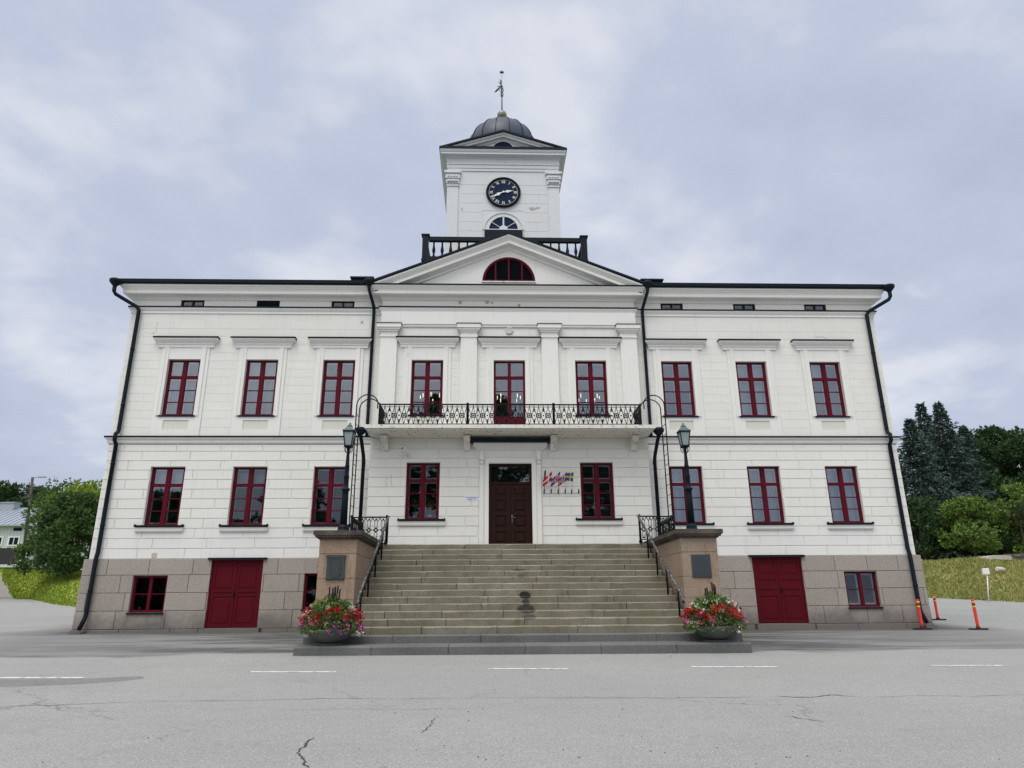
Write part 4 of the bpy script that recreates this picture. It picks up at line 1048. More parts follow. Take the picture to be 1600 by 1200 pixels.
q.ball((0,TC,zv+2.70),.06,8,6); part(q, 'star', 'black_iron', vane)
# lunette at the tower foot
n = 25
q = MB(); arcp = lambda r, n_=25: [(r*math.cos(t), az+r*math.sin(t)) for t in np.linspace(0,PI,n_)]
def arch_band(q, r0_, r1_, y0, y1):
    a, b = arcp(r0_), arcp(r1_)
    vs = [(x,y0,z) for x,z in a]+[(x,y0,z) for x,z in b]+[(x,y1,z) for x,z in b]+[(x,y1,z) for x,z in a]; m = len(a)
    fs = []
    for i in range(m-1): fs += [(i,m+i,m+i+1,i+1),(m+i,2*m+i,2*m+i+1,m+i+1),(i+1,3*m+i+1,3*m+i,i)]
    q.add(vs, fs)
arch_band(q, .70, .78, TY-.06, TY)
for a in (35,90,145):
    t = math.radians(a); w = .075 if a == 90 else .028
    q.bar((.12*math.cos(t),TY-.045,az+.12*math.sin(t)),(.72*math.cos(t),TY-.045,az+.72*math.sin(t)),w,.03,up=(0,1,0))
q.prism([(.21*math.cos(t), az+.02+.2*math.sin(t)) for t in np.linspace(0,PI,13)], TY-.062, TY-.03)
q.box(-.80,.80,TY-.07,TY-.002,az-.06,az+.02)
lu = part(q, 'tower_lunette', 'boards')
q = MB(); q.prism(arcp(.71), TY-.028, TY-.02); part(q, 'pane', 'navy', lu)
q = MB(); arch_band(q, .92, 1.0, TY-.04, TY-.012); part(q, 'arch_moulding', 'boards', lu)
q = MB(); q.box(-.92,.92,TY-.14,TY-.013,az-1.4,az-.06); part(q, 'dark_board', 'roof', lu)
# clock
cz = 20.16; CR = .86
q = MB()
def disc(q, r, y0, y1, n=48): q.prism([(r*math.cos(2*PI*k/n), cz+r*math.sin(2*PI*k/n)) for k in range(n)], y0, y1)
disc(q, CR-.08, TY-.09, TY-.01); clock = part(q, 'clock', 'navy')
q = MB(); q.ring((0,TY-.09,cz), CR-.06, .062, 48, 'y', 8); part(q, 'rim', 'black_iron', clock)
q = MB(); q.ring((0,TY-.093,cz), CR-.145, .008, 48, 'y', 4); part(q, 'minute_ring', 'white_paint', clock)
q = MB(); yn = TY-.094
def stroke(q, hr, u0_, v0, u1_, v1, w):
    a = PI/2 - hr*PI/6; rr = .595
    er = Vector((math.cos(a),0,math.sin(a))); et = Vector((math.sin(a),0,-math.cos(a)))
    P = lambda u,v: Vector((0,yn,cz)) + er*(rr+v) + et*u
    q.bar(P(u0_,v0), P(u1_,v1), w, .006, up=(0,1,0))
def numeral(q, hr, s):
    wd = {'I':.05,'V':.1,'X':.105}; tot = sum(wd[c] for c in s); u = -tot/2; H = .075
    for c in s:
        w = wd[c]; m = u+w/2
        if c == 'I': stroke(q,hr,m,-H,m,H,.024); stroke(q,hr,m-.019,H,m+.019,H,.010); stroke(q,hr,m-.019,-H,m+.019,-H,.010)
        if c == 'V': stroke(q,hr,u+.012,H,m,-H,.028); stroke(q,hr,u+w-.012,H,m,-H,.013)
        if c == 'X': stroke(q,hr,u+.012,H,u+w-.012,-H,.028); stroke(q,hr,u+w-.012,H,u+.012,-H,.013)
        u += w
for hr, s in enumerate(('XII','I','II','III','IV','V','VI','VII','VIII','IX','X','XI')): numeral(q, hr, s)
part(q, 'numerals', 'white_paint', clock)
def hand(name, ang, ln, yy):
    q = MB(); e1 = Vector((math.cos(ang),0,math.sin(ang))); e2 = Vector((-math.sin(ang),0,math.cos(ang)))
    P = lambda u,v: Vector((0,yy,cz))+e1*u+e2*v
    out = [(-.02,.02),(ln*.2,.025),(ln*.3,.05),(ln*.45,.085),(ln*.56,.03),(ln*.66,.055),(ln*.74,.02),(ln,.006)]
    vs = [tuple(P(u,v)) for u,v in out]+[tuple(P(u,-v)) for u,v in out[::-1]]
    m = len(vs); vs2 = [(x,y+.012,z) for x,y,z in vs]
    q.add(vs+vs2, [list(range(m)), list(range(2*m-1,m-1,-1))]+[[i,m+i,m+(i+1)%m,(i+1)%m] for i in range(m)])
    q.lathe([(.05,0),(.05,.01)],12); q.v[-24:] = [(x, yy-.004-z, cz+y) for x,y,z in q.v[-24:]]
    part(q, name, 'white_paint', clock)
hand('hour_hand', PI/2-(2+40/60)*PI/6, .5, TY-.125); hand('minute_hand', PI/2-(40.4)*PI/30, .68, TY-.145)

# ------------------------------------------------------------------ stairs and cheek walls
stairs = empty('front_staircase', (.06,-4,0), 'broad mossy granite staircase climbing to the entrance between two cheek walls', 'staircase')
def spart(mb, name, m, parent=None):
    o = mb.build(name, M[m], parent or stairs)
    if parent is None: o.matrix_parent_inverse = Matrix.Translation((-.06,4,0))
    return o
r6 = random.Random(21)
SL, SR = -3.66, 3.78; h = .158; tr = .30
for k in range(14):
    zt = 2.33-h*k; yf = -2.1-tr*k; yb = yf+tr+.06 if k else -.36
    q = MB(); x = SL + (r6.uniform(.6,1.6) if k else .9)
    xs_ = [SL]
    while x < SR-.6: xs_.append(x); x += r6.uniform(1.25,2.3)
    xs_.append(SR)
    for a,b in zip(xs_,xs_[1:]):
        o_ = r6.uniform(-.006,.006); dz = r6.uniform(-.003,.003); c = .012
        a_, b_ = a+.007, b-.007; y0 = yf+o_; z0 = zt-h-.02; z1 = zt+dz
        m_ = max(2, int((b_-a_)/.22)); base = len(q.v)
        for i_ in range(m_+1):     # worn nosing: the upper edge wanders a little along every block
            x_ = a_+(b_-a_)*i_/m_; wy = r6.uniform(0,.012); wz = r6.uniform(0,.010); cc = c*r6.uniform(.8,2.2)
            q.v += [(x_,y0+.03,z0),(x_,y0+wy,z1-cc-wz),(x_,y0+wy+cc,z1-wz*.4),(x_,yb,z1)]
        for i_ in range(m_):
            for j_ in range(3): q.f.append([base+4*i_+j_, base+4*i_+4+j_, base+4*i_+5+j_, base+4*i_+1+j_]); q.sm.append(False)
        e_ = base+4*m_; q.f += [[base,base+1,base+2,base+3],[e_+3,e_+2,e_+1,e_]]; q.sm += [False,False]
    o = spart(q, 'step', 'step')
# two grey bottom steps
for (x0,x1,y0,y1,z0,z1,n) in ((-4.52,4.72,-6.38,-5.2,-.2,.118,5),(-4.5,4.62,-7.14,-5.6,-.5,-.04,6)):
    q = MB()
    for k in range(n):
        a, b = x0+(x1-x0)*k/n, x0+(x1-x0)*(k+1)/n
        if 0 < k < n-1: a += r6.uniform(-.1,.1) if False else 0
        a_, b_ = a+.005, b-.005; c = .02
        if z1 < 0: c = .035
        vs = [(a_,y0,z0),(b_,y0,z0),(b_,y0,z1-c),(a_,y0,z1-c),(a_,y0+c,z1),(b_,y0+c,z1),(b_,y1,z1),(a_,y1,z1),(a_,y1,z0),(b_,y1,z0)]
        q.add(vs, [(0,1,2,3),(3,2,5,4),(4,5,6,7),(1,9,6,5,2),(8,0,3,4,7),(9,8,7,6)])
    o = spart(q, 'kerb_step', 'kerb')
for s,(x0,x1) in ((-1,(-4.60,-3.74)),(1,(3.88,4.74))):
    q = MB(); yf = -5.2
    zc_ = [-.2,.36,.93,1.5,2.07] if False else [-.25,.85,1.32,1.87,2.20]
    core = .0
    for k in range(4):
        L0 = -.4-yf; n = 4
        ys_ = [yf] + [yf + L0*t for t in ((.22,.47,.74) if k % 2 else (.13,.38,.62))] + [-.4]
        for j in range(4):
            q.box(x0, x1, ys_[j]+(.0 if j==0 else .005), ys_[j+1]-.005, zc_[k]+.005, zc_[k+1]-.005)
    q.box(x0+.02,x1-.02,yf+.02,-.42,-.3,2.19)
    w_ = spart(q, 'cheek_wall', 'pier')
    q = MB(); c0, c1 = x0-.13, x1+.13
    for (ya,yb) in ((yf-.14,-4.35),(-4.35,-3.2),(-3.2,-1.9),(-1.9,-.37)):
        q.box(c0,c1,ya+.004,yb-.004,2.285,2.39)
        q.box(c0+.04,c1-.04,ya+.03 if ya < -5 else ya+.004,yb-.004,2.24,2.284); q.box(c0+.09,c1-.09,ya+.08 if ya < -5 else ya+.004,yb-.004,2.2,2.239)
    spart(q, 'cap_stone', 'cap')
# handrails
for s,x in ((-1,-3.47),(1,3.56)):
    t = empty('stair_handrail', (x,-2.1,2.33), 'worn black iron handrail down the left side of the steps, by the framed crest plaque' if s < 0 else 'worn black iron handrail down the right side of the steps, by the plain plaque', 'handrail', 'stair handrails')
    q = MB(); L_ = [(0,0.02,.76),(0,-.05,.75),(0,-3.95,-1.42),(0,-4.03,-1.5),(0,-4.05,-1.56),(s*.03,-4.02,-1.6)]
    q.tube(L_, .032, 8); q.build('rail', M['worn_iron'], t)
    q0 = None
    for k in (0,3,6,9,12):
        yy = -.3*k-.12; zb = -.158*(k) if k == 0 else -.158*k
        zr = .75-(2.17/3.9)*(-yy-.05)
        q = MB(); q.tube([(0,yy,zb if k else 0),(0,yy,zr)], .022, 6); q.ball((0,yy,zr-.03),.035,6,4); q.build('post', M['black_iron'], t)
# landing railings
for s in (-1,1):
    xo = -4.50 if s < 0 else 4.58; xi = -3.52 if s < 0 else 3.60; yf = -2.1; z0, z1 = 2.39, 3.07
    t = empty('landing_railing', ((xo+xi)/2,yf,2.39), 'black cast iron guard rail at the left end of the landing, beside the ladder' if s < 0 else 'black cast iron guard rail at the right end of the landing, beside the ladder', 'railing', 'landing railings')
    def gothic(q, p0, p1, n):
        p0 = Vector(p0); p1 = Vector(p1); d = p1-p0; L0 = d.length; d.normalize(); P = lambda u,z: (p0.x+d.x*u, p0.y+d.y*u, z)
        ax = 'y' if abs(d.x) > abs(d.y) else 'x'
        q.bar(P(0,z1),P(L0,z1),.045,.03); q.bar(P(0,z0+.04),P(L0,z0+.04),.025,.02); zm = z0+.33; q.bar(P(0,zm),P(L0,zm),.014,.014)
        c = L0/n
        for k in range(n):
            u = k*c
            for du in (.32,.68): q.bar(P(u+c*du,z0+.04),P(u+c*du,z1-.12),.013)
            for du,e_ in ((.32,0),(.68,1)): q.bar(P(u+c*du,z1-.12),P(u+c*e_,z1-.02),.018); q.bar(P(u+c*du,z1-.12),P(u+c*.5,z1-.03),.013)
            for zz in (z1-.06, z0+.1): q.ball(P(u+c*.5,zz),.028,6,4)
            q.ring(P(u+c*.5,zm),.045,.013,10,ax,4)
            for a in range(4): q.ball(P(u+c*.5+.055*math.cos(a*PI/2), zm+.055*math.sin(a*PI/2)),.025,5,4)
        return q
    for nm, a, b, n in (('front_panel',(xo,yf),(xi,yf),5),('side_panel',(xo,yf),(xo,-.42),9)):
        q = gothic(MB(), a, b, n); q.v = [(x-t.location.x, y-t.location.y, z-t.location.z) for x,y,z in q.v]; q.build(nm, M['black_iron'], t)
    for (x,y) in ((xo,yf),(xi,yf),(xo,-.44)):
        q = MB(); q.tube([(x,y,2.33),(x,y,z1+.03)],.028,8); q.lathe([(.05,0),(.05,.06),(.03,.08)],8,(x,y,2.34)); q.ball((x,y,z1+.03),.038,8,6)
        q.v = [(a-t.location.x, b-t.location.y, c-t.location.z) for a,b,c in q.v]; q.build('post', M['black_iron'], t)
# ladders up to the balcony
for s in (-1,1):
    x = s*4.74 + (.06 if s > 0 else 0)
    t = empty('iron_ladder', (x,-.95,2.39), 'thin black iron ladder hooked over the left end of the balcony' if s < 0 else 'thin black iron ladder hooked over the right end of the balcony', 'ladder', 'balcony ladders')
    xt = s*.02
    for dy in (-.24,.24):
        q = MB(); R_ = .33
        pts = [(0,dy,0),(0,dy,4.2)] + [(-s*(R_-R_*math.cos(a)), dy, 4.2+R_*1.05*math.sin(a)) for a in np.linspace(.15,PI*.9,14)] + [(-s*(2*R_-.02),dy,4.1)]
        q.tube(pts, .018, 6); q.build('side_rail', M['black_iron'], t)
    for k in range(13):
        q = MB(); z = .22+k*.31; q.tube([(0,-.24,z),(0,.24,z)], .010, 5); q.build('rung', M['black_iron'], t)

# ------------------------------------------------------------------ street lamps on the cheek walls
def make_lamp():
    t = empty('lamp_post', (0,0,0))
    q = MB(); q.lathe([(.15,0),(.15,.06),(.13,.09),(.13,.14),(.11,.17),(.095,.2)], 8, smooth=False, rot=PI/8); q.build('base', M['dark_metal'], t)
    q = MB(); q.lathe([(.09,.2),(.078,.9),(.076,1.02),(.095,1.03),(.108,1.06),(.095,1.09),(.07,1.1),(.064,1.14),(.06,1.35),(.072,1.36),(.058,1.42),(.052,1.62),(.062,1.63),(.05,1.68),(.04,1.9),(.034,2.06),(.046,2.07),(.034,2.1),(.034,2.14)], 12); q.build('post', M['dark_metal'], t)
    q = MB()
    for k in range(4):
        a = PI/4+k*PI/2; q.tube([(.05*math.cos(a),.05*math.sin(a),1.98),(.10*math.cos(a),.10*math.sin(a),2.02),(.13*math.cos(a),.13*math.sin(a),2.1),(.11*math.cos(a),.11*math.sin(a),2.16)], .009, 5)
    q.build('scroll_bracket', M['dark_metal'], t)
    zb, zt, rb, rt_ = 2.17, 2.52, .082, .128
    q = MB(); q.box(-rb-.015,rb+.015,-rb-.015,rb+.015,zb-.04,zb); q.box(-.07,.07,-.07,.07,zb-.06,zb-.04)
    for sx in (-1,1):
        for sy in (-1,1): q.bar((sx*rb,sy*rb,zb),(sx*rt_,sy*rt_,zt),.022)
    for sx,sy in ((0,-1),(0,1)): q.box(-rt_-.01,rt_+.01,sy*rt_-.012,sy*rt_+.012,zt-.02,zt+.01)
    for sx in (-1,1): q.box(sx*rt_-.012,sx*rt_+.012,-rt_+.012,rt_-.012,zt-.02,zt+.01)
    lan = q.build('lantern', M['dark_metal'], t)
    q = MB(); r2 = math.sqrt(2); q.lathe([((rb-.006)*r2,zb+.002),((rt_-.006)*r2,zt-.01)], 4, smooth=False, rot=PI/4); q.build('lantern_glass', M['frost'], lan)
    q = MB(); q.lathe([((rt_+.025)*r2,zt+.011),((rt_+.025)*r2,zt+.03),((rt_-.015)*r2,zt+.06),(.115,zt+.1),(.085,zt+.13)], 4, smooth=False, rot=PI/4)
    q.lathe([(.068,zt+.12),(.068,zt+.16),(.045,zt+.19),(.03,zt+.2),(.03,zt+.22),(.012,zt+.25)], 10); q.build('lantern_roof', M['patina'], lan)
    return t
lamp = make_lamp(); lamp.location = (-4.2,-4.62,2.39)
tag(lamp, 'dark lamp post with frosted lantern on the left cheek wall, above the crest plaque', 'lamp post', 'lamp posts flanking the stairs')
l2 = copy_tree(lamp); l2.location = (4.34,-4.62,2.39); l2['label'] = 'dark lamp post with frosted lantern on the right cheek wall, above the plain plaque'

# ------------------------------------------------------------------ plaques, sign, camera
t = empty('memorial_plaque', (-4.19,-5.2,1.56), 'weathered bronze plaque with raised shield on the left cheek wall', 'plaque')
q = MB(); q.bbox(-.21,.21,-.05,0,-.27,.25,.015); q.box(-.225,.225,-.06,-.0,.22,.28); q.build('plate', M['bronze'], t)
q = MB(); n = 16
sh = [(-.13,.14),(-.13,-.1)] + [(.13*math.sin(a)*1, -.1-.12*math.cos(a)) for a in np.linspace(-PI/2,PI/2,9)] + [(.13,-.1),(.13,.14)]
for a,b in zip(sh,sh[1:]): q.bar((a[0],-.056,a[1]),(b[0],-.056,b[1]),.018,.014,up=(0,1,0))
for x in (-.07,0,.07): q.box(x-.012,x+.012,-.058,-.05,-.15,.12)
for z in (.165,.195): q.box(-.15,.15,-.056,-.05,z-.007,z+.007)
q.build('shield_relief', M['bronze_smooth'], t)
t = empty('memorial_plaque', (4.32,-5.2,1.56), 'plain dark metal plaque with rows of faint lettering on the right cheek wall', 'plaque')
q = MB(); q.bbox(-.225,.225,-.03,0,-.27,.25,.008); q.box(-.225,.225,-.034,-.03,-.22,-.215); q.build('plate', M['bronze_smooth'], t)
q = MB(); r7 = random.Random(5)
for k in range(11):
    z = .17-k*.034; x = -.16
    while x < .14:
        w = r7.uniform(.015,.05); q.box(x,min(x+w,.17),-.033,-.03,z-.006,z+.006); x += w+.014
q.build('lettering', M['bronze'], t)
p = at(738,779,-.365)
t = empty('wall_sign', (p.x,-.365,p.z), 'small white sign with blue writing left of the entrance door', 'sign')
q = MB(); q.box(-.26,.26,-.012,0,-.07,.07); q.build('board', M['sign'], t)
q = MB(); r7 = random.Random(8)
for z,x0,x1,hh in ((.04,-.22,.22,.011),(.018,-.14,.12,.006),(-.018,-.15,.15,.008),(-.035,-.15,-.02,.01)):
    x = x0
    while x < x1:
        w = r7.uniform(.012,.035); q.box(x,min(x1,x+w),-.015,-.012,z-hh/1.2,z+hh/1.2); x += w+.008
q.build('lettering', M['sign_blue'], t)
p = at(634,706,-.6)
t = empty('security_camera', (p.x,-.365,p.z), 'white security camera on the wall above the ground floor window left of the entrance', 'camera')
q = MB(); q.obox((0,-.25,.03),(-.5,-.8,.32),(.8,-.5,0),(0,.3,1),.17,.045,.045); q.obox((-.06,-.36,.085),(-.5,-.8,.32),(.8,-.5,0),(0,.3,1),.12,.055,.006); q.build('housing', M['white_paint'], t)
q = MB(); q.tube([(0,0,-.1),(0,-.1,-.1),(0,-.2,-.02)],.018,6); q.box(-.04,.04,-.012,.0,-.15,-.05); q.build('bracket', M['white_paint'], t)
q = MB(); q.lathe([(.034,0),(.034,.015)],10); v = Vector((-.5,-.8,.32)).normalized(); 
rotm = v.to_track_quat('Z','Y').to_matrix(); c_ = Vector((0,-.25,.03))+v*.168
q.v = [tuple(rotm @ Vector(p_) + c_) for p_ in q.v]; q.build('lens', M['black_iron'], t)

# ------------------------------------------------------------------ flag rack and flags
yr = -.37
pr_ = at(877,769,yr-.05); zr = pr_.z; xs_ = [at(px,768,yr-.05).x for px in (850,861,872,883,893,904)]
t = empty('flag_rack', (xs_[0],yr,zr), 'thin wall bracket with a row of six flag sockets right of the entrance', 'flag rack')
q = MB(); q.box(-.05,xs_[-1]-xs_[0]+.05,-.03,0,-.018,.012); q.build('rail', M['white_paint'], t)
for x in xs_:
    q = MB(); q.tube([(x-xs_[0],-.05,-.04),(x-xs_[0]+.01,-.08,.1)],.018,6); q.build('socket', M['black_iron'], t)
FL = [('dark furled flag on the leftmost pole of the wall rack', None, None, (852,735)),
      ('red flag with a white cross, blown sideways on the wall rack', flag_mat('flag_red_white',(.55,.01,.03),[(.07,.1,(.8,.8,.8))]), 1, (863,735)),
      ('blue flag with a white-edged red cross on the wall rack', flag_mat('flag_blue_red',(.015,.04,.25),[(.11,.16,(.8,.8,.8)),(.055,.08,(.55,.01,.03))]), 1, (876,735)),
      ('red flag with a white-edged blue cross on the wall rack', flag_mat('flag_red_blue',(.55,.01,.03),[(.11,.16,(.8,.8,.8)),(.055,.08,(.015,.04,.25))]), 1, (886,736)),
      ('blue flag with a yellow cross on the wall rack', flag_mat('flag_blue_yellow',(.012,.08,.3),[(.065,.1,(.75,.5,.02))]), 1, (897,737))]
for i,(lab, fm, on, tip) in enumerate(FL):
    T = at(tip[0],tip[1],yr-.35); base = Vector((xs_[i]+.008,yr-.07,zr+.05))
    f = empty('flag', tuple(base), lab, 'flag', 'flags on the wall rack')
    tipv = T-base
    q = MB(); q.tube([(0,0,0),tuple(tipv*.5+Vector((.005,-.01,0))),tuple(tipv)],.008,5); q.ball(tuple(tipv),.016,6,4); q.build('pole', M['white_paint'] if i else M['black_iron'], f)
    nx, nz = 14, 8; H = .30
    W = (0.05,.42,.42,.40,.27)[i]
    if i == 4: fly = Vector((-.98,-.05,-.12))
    else: fly = Vector((-.66,-.12,-.62))
    fly.normalize(); hoist = tipv.normalized()
    vs = []; uv = []
    for a in range(nx+1):
        for b in range(nz+1):
            u_, v_ = a/nx, b/nz
            p = tipv - hoist*(.02 + H*(1-v_)*(1-.25*u_)) + fly*(W*u_) + Vector((0,1,0))*(.035*math.sin(u_*8+i+v_*1.2)*u_**.5)
            if i == 0: p = tipv - hoist*(.02+.42*(1-v_)) + Vector((-.03+.05*u_,-.02+.03*math.sin(u_*5),0))
            vs.append(tuple(p)); uv.append((u_,v_))
    q = MB(); q.add(vs, [(a*(nz+1)+b,(a+1)*(nz+1)+b,(a+1)*(nz+1)+b+1,a*(nz+1)+b+1) for a in range(nx) for b in range(nz)], True)
    o = q.build('cloth', fm or M['spike'], f)
    ul = o.data.uv_layers.new(name='UVMap')
    for lp in o.data.loops: ul.data[lp.index].uv = uv[lp.vertex_index]

# ------------------------------------------------------------------ window-sill things and chandeliers
for k,x in enumerate((-2.95,-2.5)):
    t = empty('potted_plant', (x,-.02,3.29), ('spiky houseplant in white pot, left one in the window left of the entrance','spiky houseplant in white pot, right one in the window left of the entrance')[k], 'plant', 'houseplants behind the glass')
    q = MB(); q.lathe([(.05,0),(.075,.02),(.085,.09),(.08,.1)],12); q.build('pot', M['white_paint'], t)
    q = MB(); r8 = random.Random(k)
    for a in range(11):
        an = a*2.4; ln = r8.uniform(.35,.68); ox = .14*math.cos(an); oy = .05*math.sin(an)
        q.tube([(0,0,.08),(ox*.4,oy*.4,.08+ln*.5),(ox,oy,.08+ln)],[.016,.018,.003],4)
    q.build('leaves', M['leaf_in'], t)
t = empty('table_lamp', (-10.83,.36,3.17), 'small white shade of a table lamp in the leftmost ground floor window', 'lamp')
q = MB(); q.lathe([(.05,0),(.015,.03),(.015,.14)],10); q.build('base', M['white_paint'], t)
q = MB(); q.lathe([(.085,.14),(.05,.27)],14); q.build('shade', M['white_paint'], t)
def chandelier(loc, label):
    t = empty('chandelier', loc, label, 'chandelier', 'chandeliers in the upstairs hall')
    q = MB(); q.tube([(0,0,0),(0,0,2.4)],.012,6); q.ball((0,0,0),.07,8,6); q.ring((0,0,.1),.42,.014,24,'z',5)
    for k in range(8):
        a = k*PI/4; q.tube([(0,0,-.02),(.22*math.cos(a),.22*math.sin(a),-.06),(.42*math.cos(a),.42*math.sin(a),.1)],.011,5)
    q.build('arms', M['gold'], t)
    for k in range(8):
        a = k*PI/4; q = MB(); q.lathe([(.01,.11),(.01,.2),(.016,.22),(.013,.245),(.003,.27)],8,(.42*math.cos(a),.42*math.sin(a),0)); q.build('bulb', M['bulb'], t)
chandelier((.05,2.4,7.72), 'lit candle chandelier seen through the middle balcony window')
chandelier((2.95,2.4,7.72), 'lit candle chandelier seen through the window right of the balcony door')
chandelier((-2.75,2.4,7.72), 'lit candle chandelier seen through the window left of the balcony door')

# ------------------------------------------------------------------ leaves
def leaf_cloud(pts, nrm, size, rng, aspect=.6, droop=0.):
    n = len(pts); u = rng.normal(size=(n,3)); 
    if nrm is not None: u = u*.55 + nrm
    u[:,2] -= droop
    u /= np.linalg.norm(u,axis=1,keepdims=True)
    w = rng.normal(size=(n,3)); v = np.cross(u,w); v /= np.linalg.norm(v,axis=1,keepdims=True)+1e-9
    s = size*rng.uniform(.6,1.3,(n,1))
    a = u*s; b = v*s*aspect
    P = np.stack([pts-b*.2, pts+a*.5+b*.5, pts+a, pts+a*.5-b*.5],1).reshape(-1,3)
    return P, np.arange(4*n).reshape(-1,4)
def crown(clumps, per, size, rng, shell=.75, aspect=.6):
    """clumps: (x,y,z,r)"""
    pts = []; nr = []
    for (x,y,z,r) in clumps:
        n = max(14,int(per*r*r*1.15)); d = rng.normal(size=(n,3)); d /= np.linalg.norm(d,axis=1,keepdims=True)
        rad = r*(shell + (1-shell)*rng.random((n,1)))*rng.uniform(.75,1.08,(n,1))
        pts.append(np.array([x,y,z]) + d*rad*np.array([1,1,.85])); nr.append(d)
    return leaf_cloud(np.concatenate(pts), np.concatenate(nr), size, rng, aspect)
def broadleaf(name, loc, H, W, m, seed, label, cat='tree', group=None, trunk=.28, nclump=34, per=260, size=.3, low=.25, depth=None):
    rng = np.random.default_rng(seed); t = empty(name, loc, label, cat, group)
    cl = []; D = depth or W
    nclump = int(nclump*1.9)
    for k in range(nclump):
        u = rng.random(); zz = low + (1-low)*u; prof = math.sin(PI*min(1,max(.06,(zz-low)/(1-low)*.86+.12)))**.6
        a = rng.uniform(0,2*PI); rr = rng.random()**.4*.95
        r = rng.choice([.07,.1,.14,.2])*rng.uniform(.8,1.2)*W*.78
        cl.append((math.cos(a)*rr*prof*W*.5, math.sin(a)*rr*prof*D*.5, min(H-r*.8, zz*H), r))
    q = MB(); th = H*max(.2,low)
    q.tube([(0,0,-.4),(.05,0,th*.5),(0,.05,th),(0,0,H*.6)], [trunk,trunk*.8,trunk*.65,trunk*.2], 8)
    for (x,y,z,r) in cl[:14]:
        b = Vector((0,0,min(z*.7,H*.5))); e = Vector((x,y,z)); q.tube([b, b.lerp(e,.5)+Vector((0,0,.1*H*.2)), e], [trunk*.4,trunk*.25,trunk*.06], 5)
    q.build('trunk', M['bark'], t)
    P, Q = crown(cl, per, size, rng)
    np_mesh('crown', P, Q, M[m], t)
    return t
def spruce_meshes(H, W, seed):
    rng = np.random.default_rng(seed); q = MB(); q.tube([(0,0,-.5),(0,0,H*.5),(0,0,H*.985)], [H*.017,H*.01,.02], 8)
    pts = []; nr = []
    z = H*.06
    while z < H*.99:
        f = 1 - z/H; L = W*.5*(f**1.12)*rng.uniform(.78,1.12) + .10
        nb = int(6+5*f)
        a0 = rng.uniform(0,2*PI)
        for k in range(nb):
            a = a0 + 2*PI*k/nb + rng.uniform(-.25,.25); l = L*rng.choice([.6,.8,1.,1.25])*rng.uniform(.85,1.1)
            dz = -l*.28*rng.uniform(.4,1.3)*min(1,f*1.6) + l*.1
            d = np.array([math.cos(a), math.sin(a), 0]); e = np.array([0,0,z])+d*l+np.array([0,0,dz])
            if l > .6: q.tube([(0,0,z), tuple(np.array([0,0,z])+d*l*.5+np.array([0,0,dz*.35])), tuple(e)], [.03,.02,.006], 4, caps=False)
            n = int(7+l*17); t = np.sqrt(rng.random(n)); 
            side = np.array([-d[1],d[0],0]); off = rng.normal(size=n)*(.08+.2*(1-abs(t-.55)))*l*.42
            p = np.array([0,0,z]) + d*(t*l)[:,None] + side*off[:,None]; p[:,2] += dz*(t**1.6) - np.abs(off)*.3 + rng.normal(size=n)*.05
            pts.append(p); nr.append(np.tile(d*.8+np.array([0,0,-.15]),(n,1)) + side*np.sign(off)[:,None]*.5)
        z += (.16+.42*f)*H/17*rng.uniform(.8,1.2)
    P, Q = leaf_cloud(np.concatenate(pts), np.concatenate(nr)*1.5, .36, rng, .42)
    return q, P, Q
def put_spruce(loc, H, W, seed, label):
    t = empty('spruce_tree', loc, label, 'tree', 'spruces on the bank'); q,P,Q = spruce_meshes(H,W,seed)
    q.build('trunk', M['bark'], t); np_mesh('crown', P, Q, M['spruce'], t); return t

# right-hand bank
def bank_mesh(name, cols, m, rows=14, bumps=.12, seed=1):
    """cols: list of (px, y_base, Yb, y_top, Yt)"""
    rng = np.random.default_rng(seed); V = []
    for (px,yb,Yb,yt_,Yt) in cols:
        best = None
        for Y_ in np.arange(6, 30, .1):
            p_ = at(px,yb,Y_); e_ = abs(p_.z-float(g(p_.x,p_.y)))
            if best is None or e_ < best[0]: best = (e_,p_)
        a = best[1]; a.z = float(g(a.x,a.y))-.02; b = at(px,yt_,max(Yt, a.y+8))
        for r in range(rows+1):
            u_ = r/rows; s_ = u_*u_*(3-2*u_)*.6+.4*u_
            x = a.x+(b.x-a.x)*u_; y = a.y+(b.y-a.y)*u_; z = a.z + (b.z-a.z)*s_ + (rng.normal()*bumps*.3 if 0 < r < rows else 0)
            V.append((x,y,z))
        V.append((b.x*1.35, b.y+25, b.z+.4)); V.append((b.x*2, b.y+70, b.z+.6))
    k = rows+3; n = len(cols)
    q = [(i*k+j, (i+1)*k+j, (i+1)*k+j+1, i*k+j+1) for i in range(n-1) for j in range(k-1)]
    return np_mesh(name, V, q, M[m], smooth=True), np.array(V).reshape(n,k,3)
def refine(cols, n):
    out = []
    A = np.array(cols, float)
    for t in np.linspace(0, len(cols)-1, n):
        i = min(int(t), len(cols)-2); out.append(tuple(A[i]*(1-(t-i))+A[i+1]*(t-i)))
    return out
bR, VR = bank_mesh('grass_bank', refine([(1050,928,17,880,30),(1330,930,17,880,30),(1420,933,17.5,879,30),(1450,934,18,878,30),(1495,936,18,875,30),(1530,938,18,872,31),(1572,940,18,875,31),(1610,942,18,879,31),(1760,948,17,880,30),(2100,960,15,880,30)], 34), 'bank')
tag(bR, kind='structure')
bL, VL = bank_mesh('lawn_bank', refine([(-420,930,24,885,38),(-150,926,26,888,38),(0,922,27,889,38),(19,930,20,890,36),(53,937,17.5,890,35),(82,944,15.5,891,34),(117,949,14.2,891,34),(180,956,13,891,34),(260,960,13,891,34),(520,962,13,891,34)], 30), 'lawn', bumps=.05)
tag(bL, kind='structure')
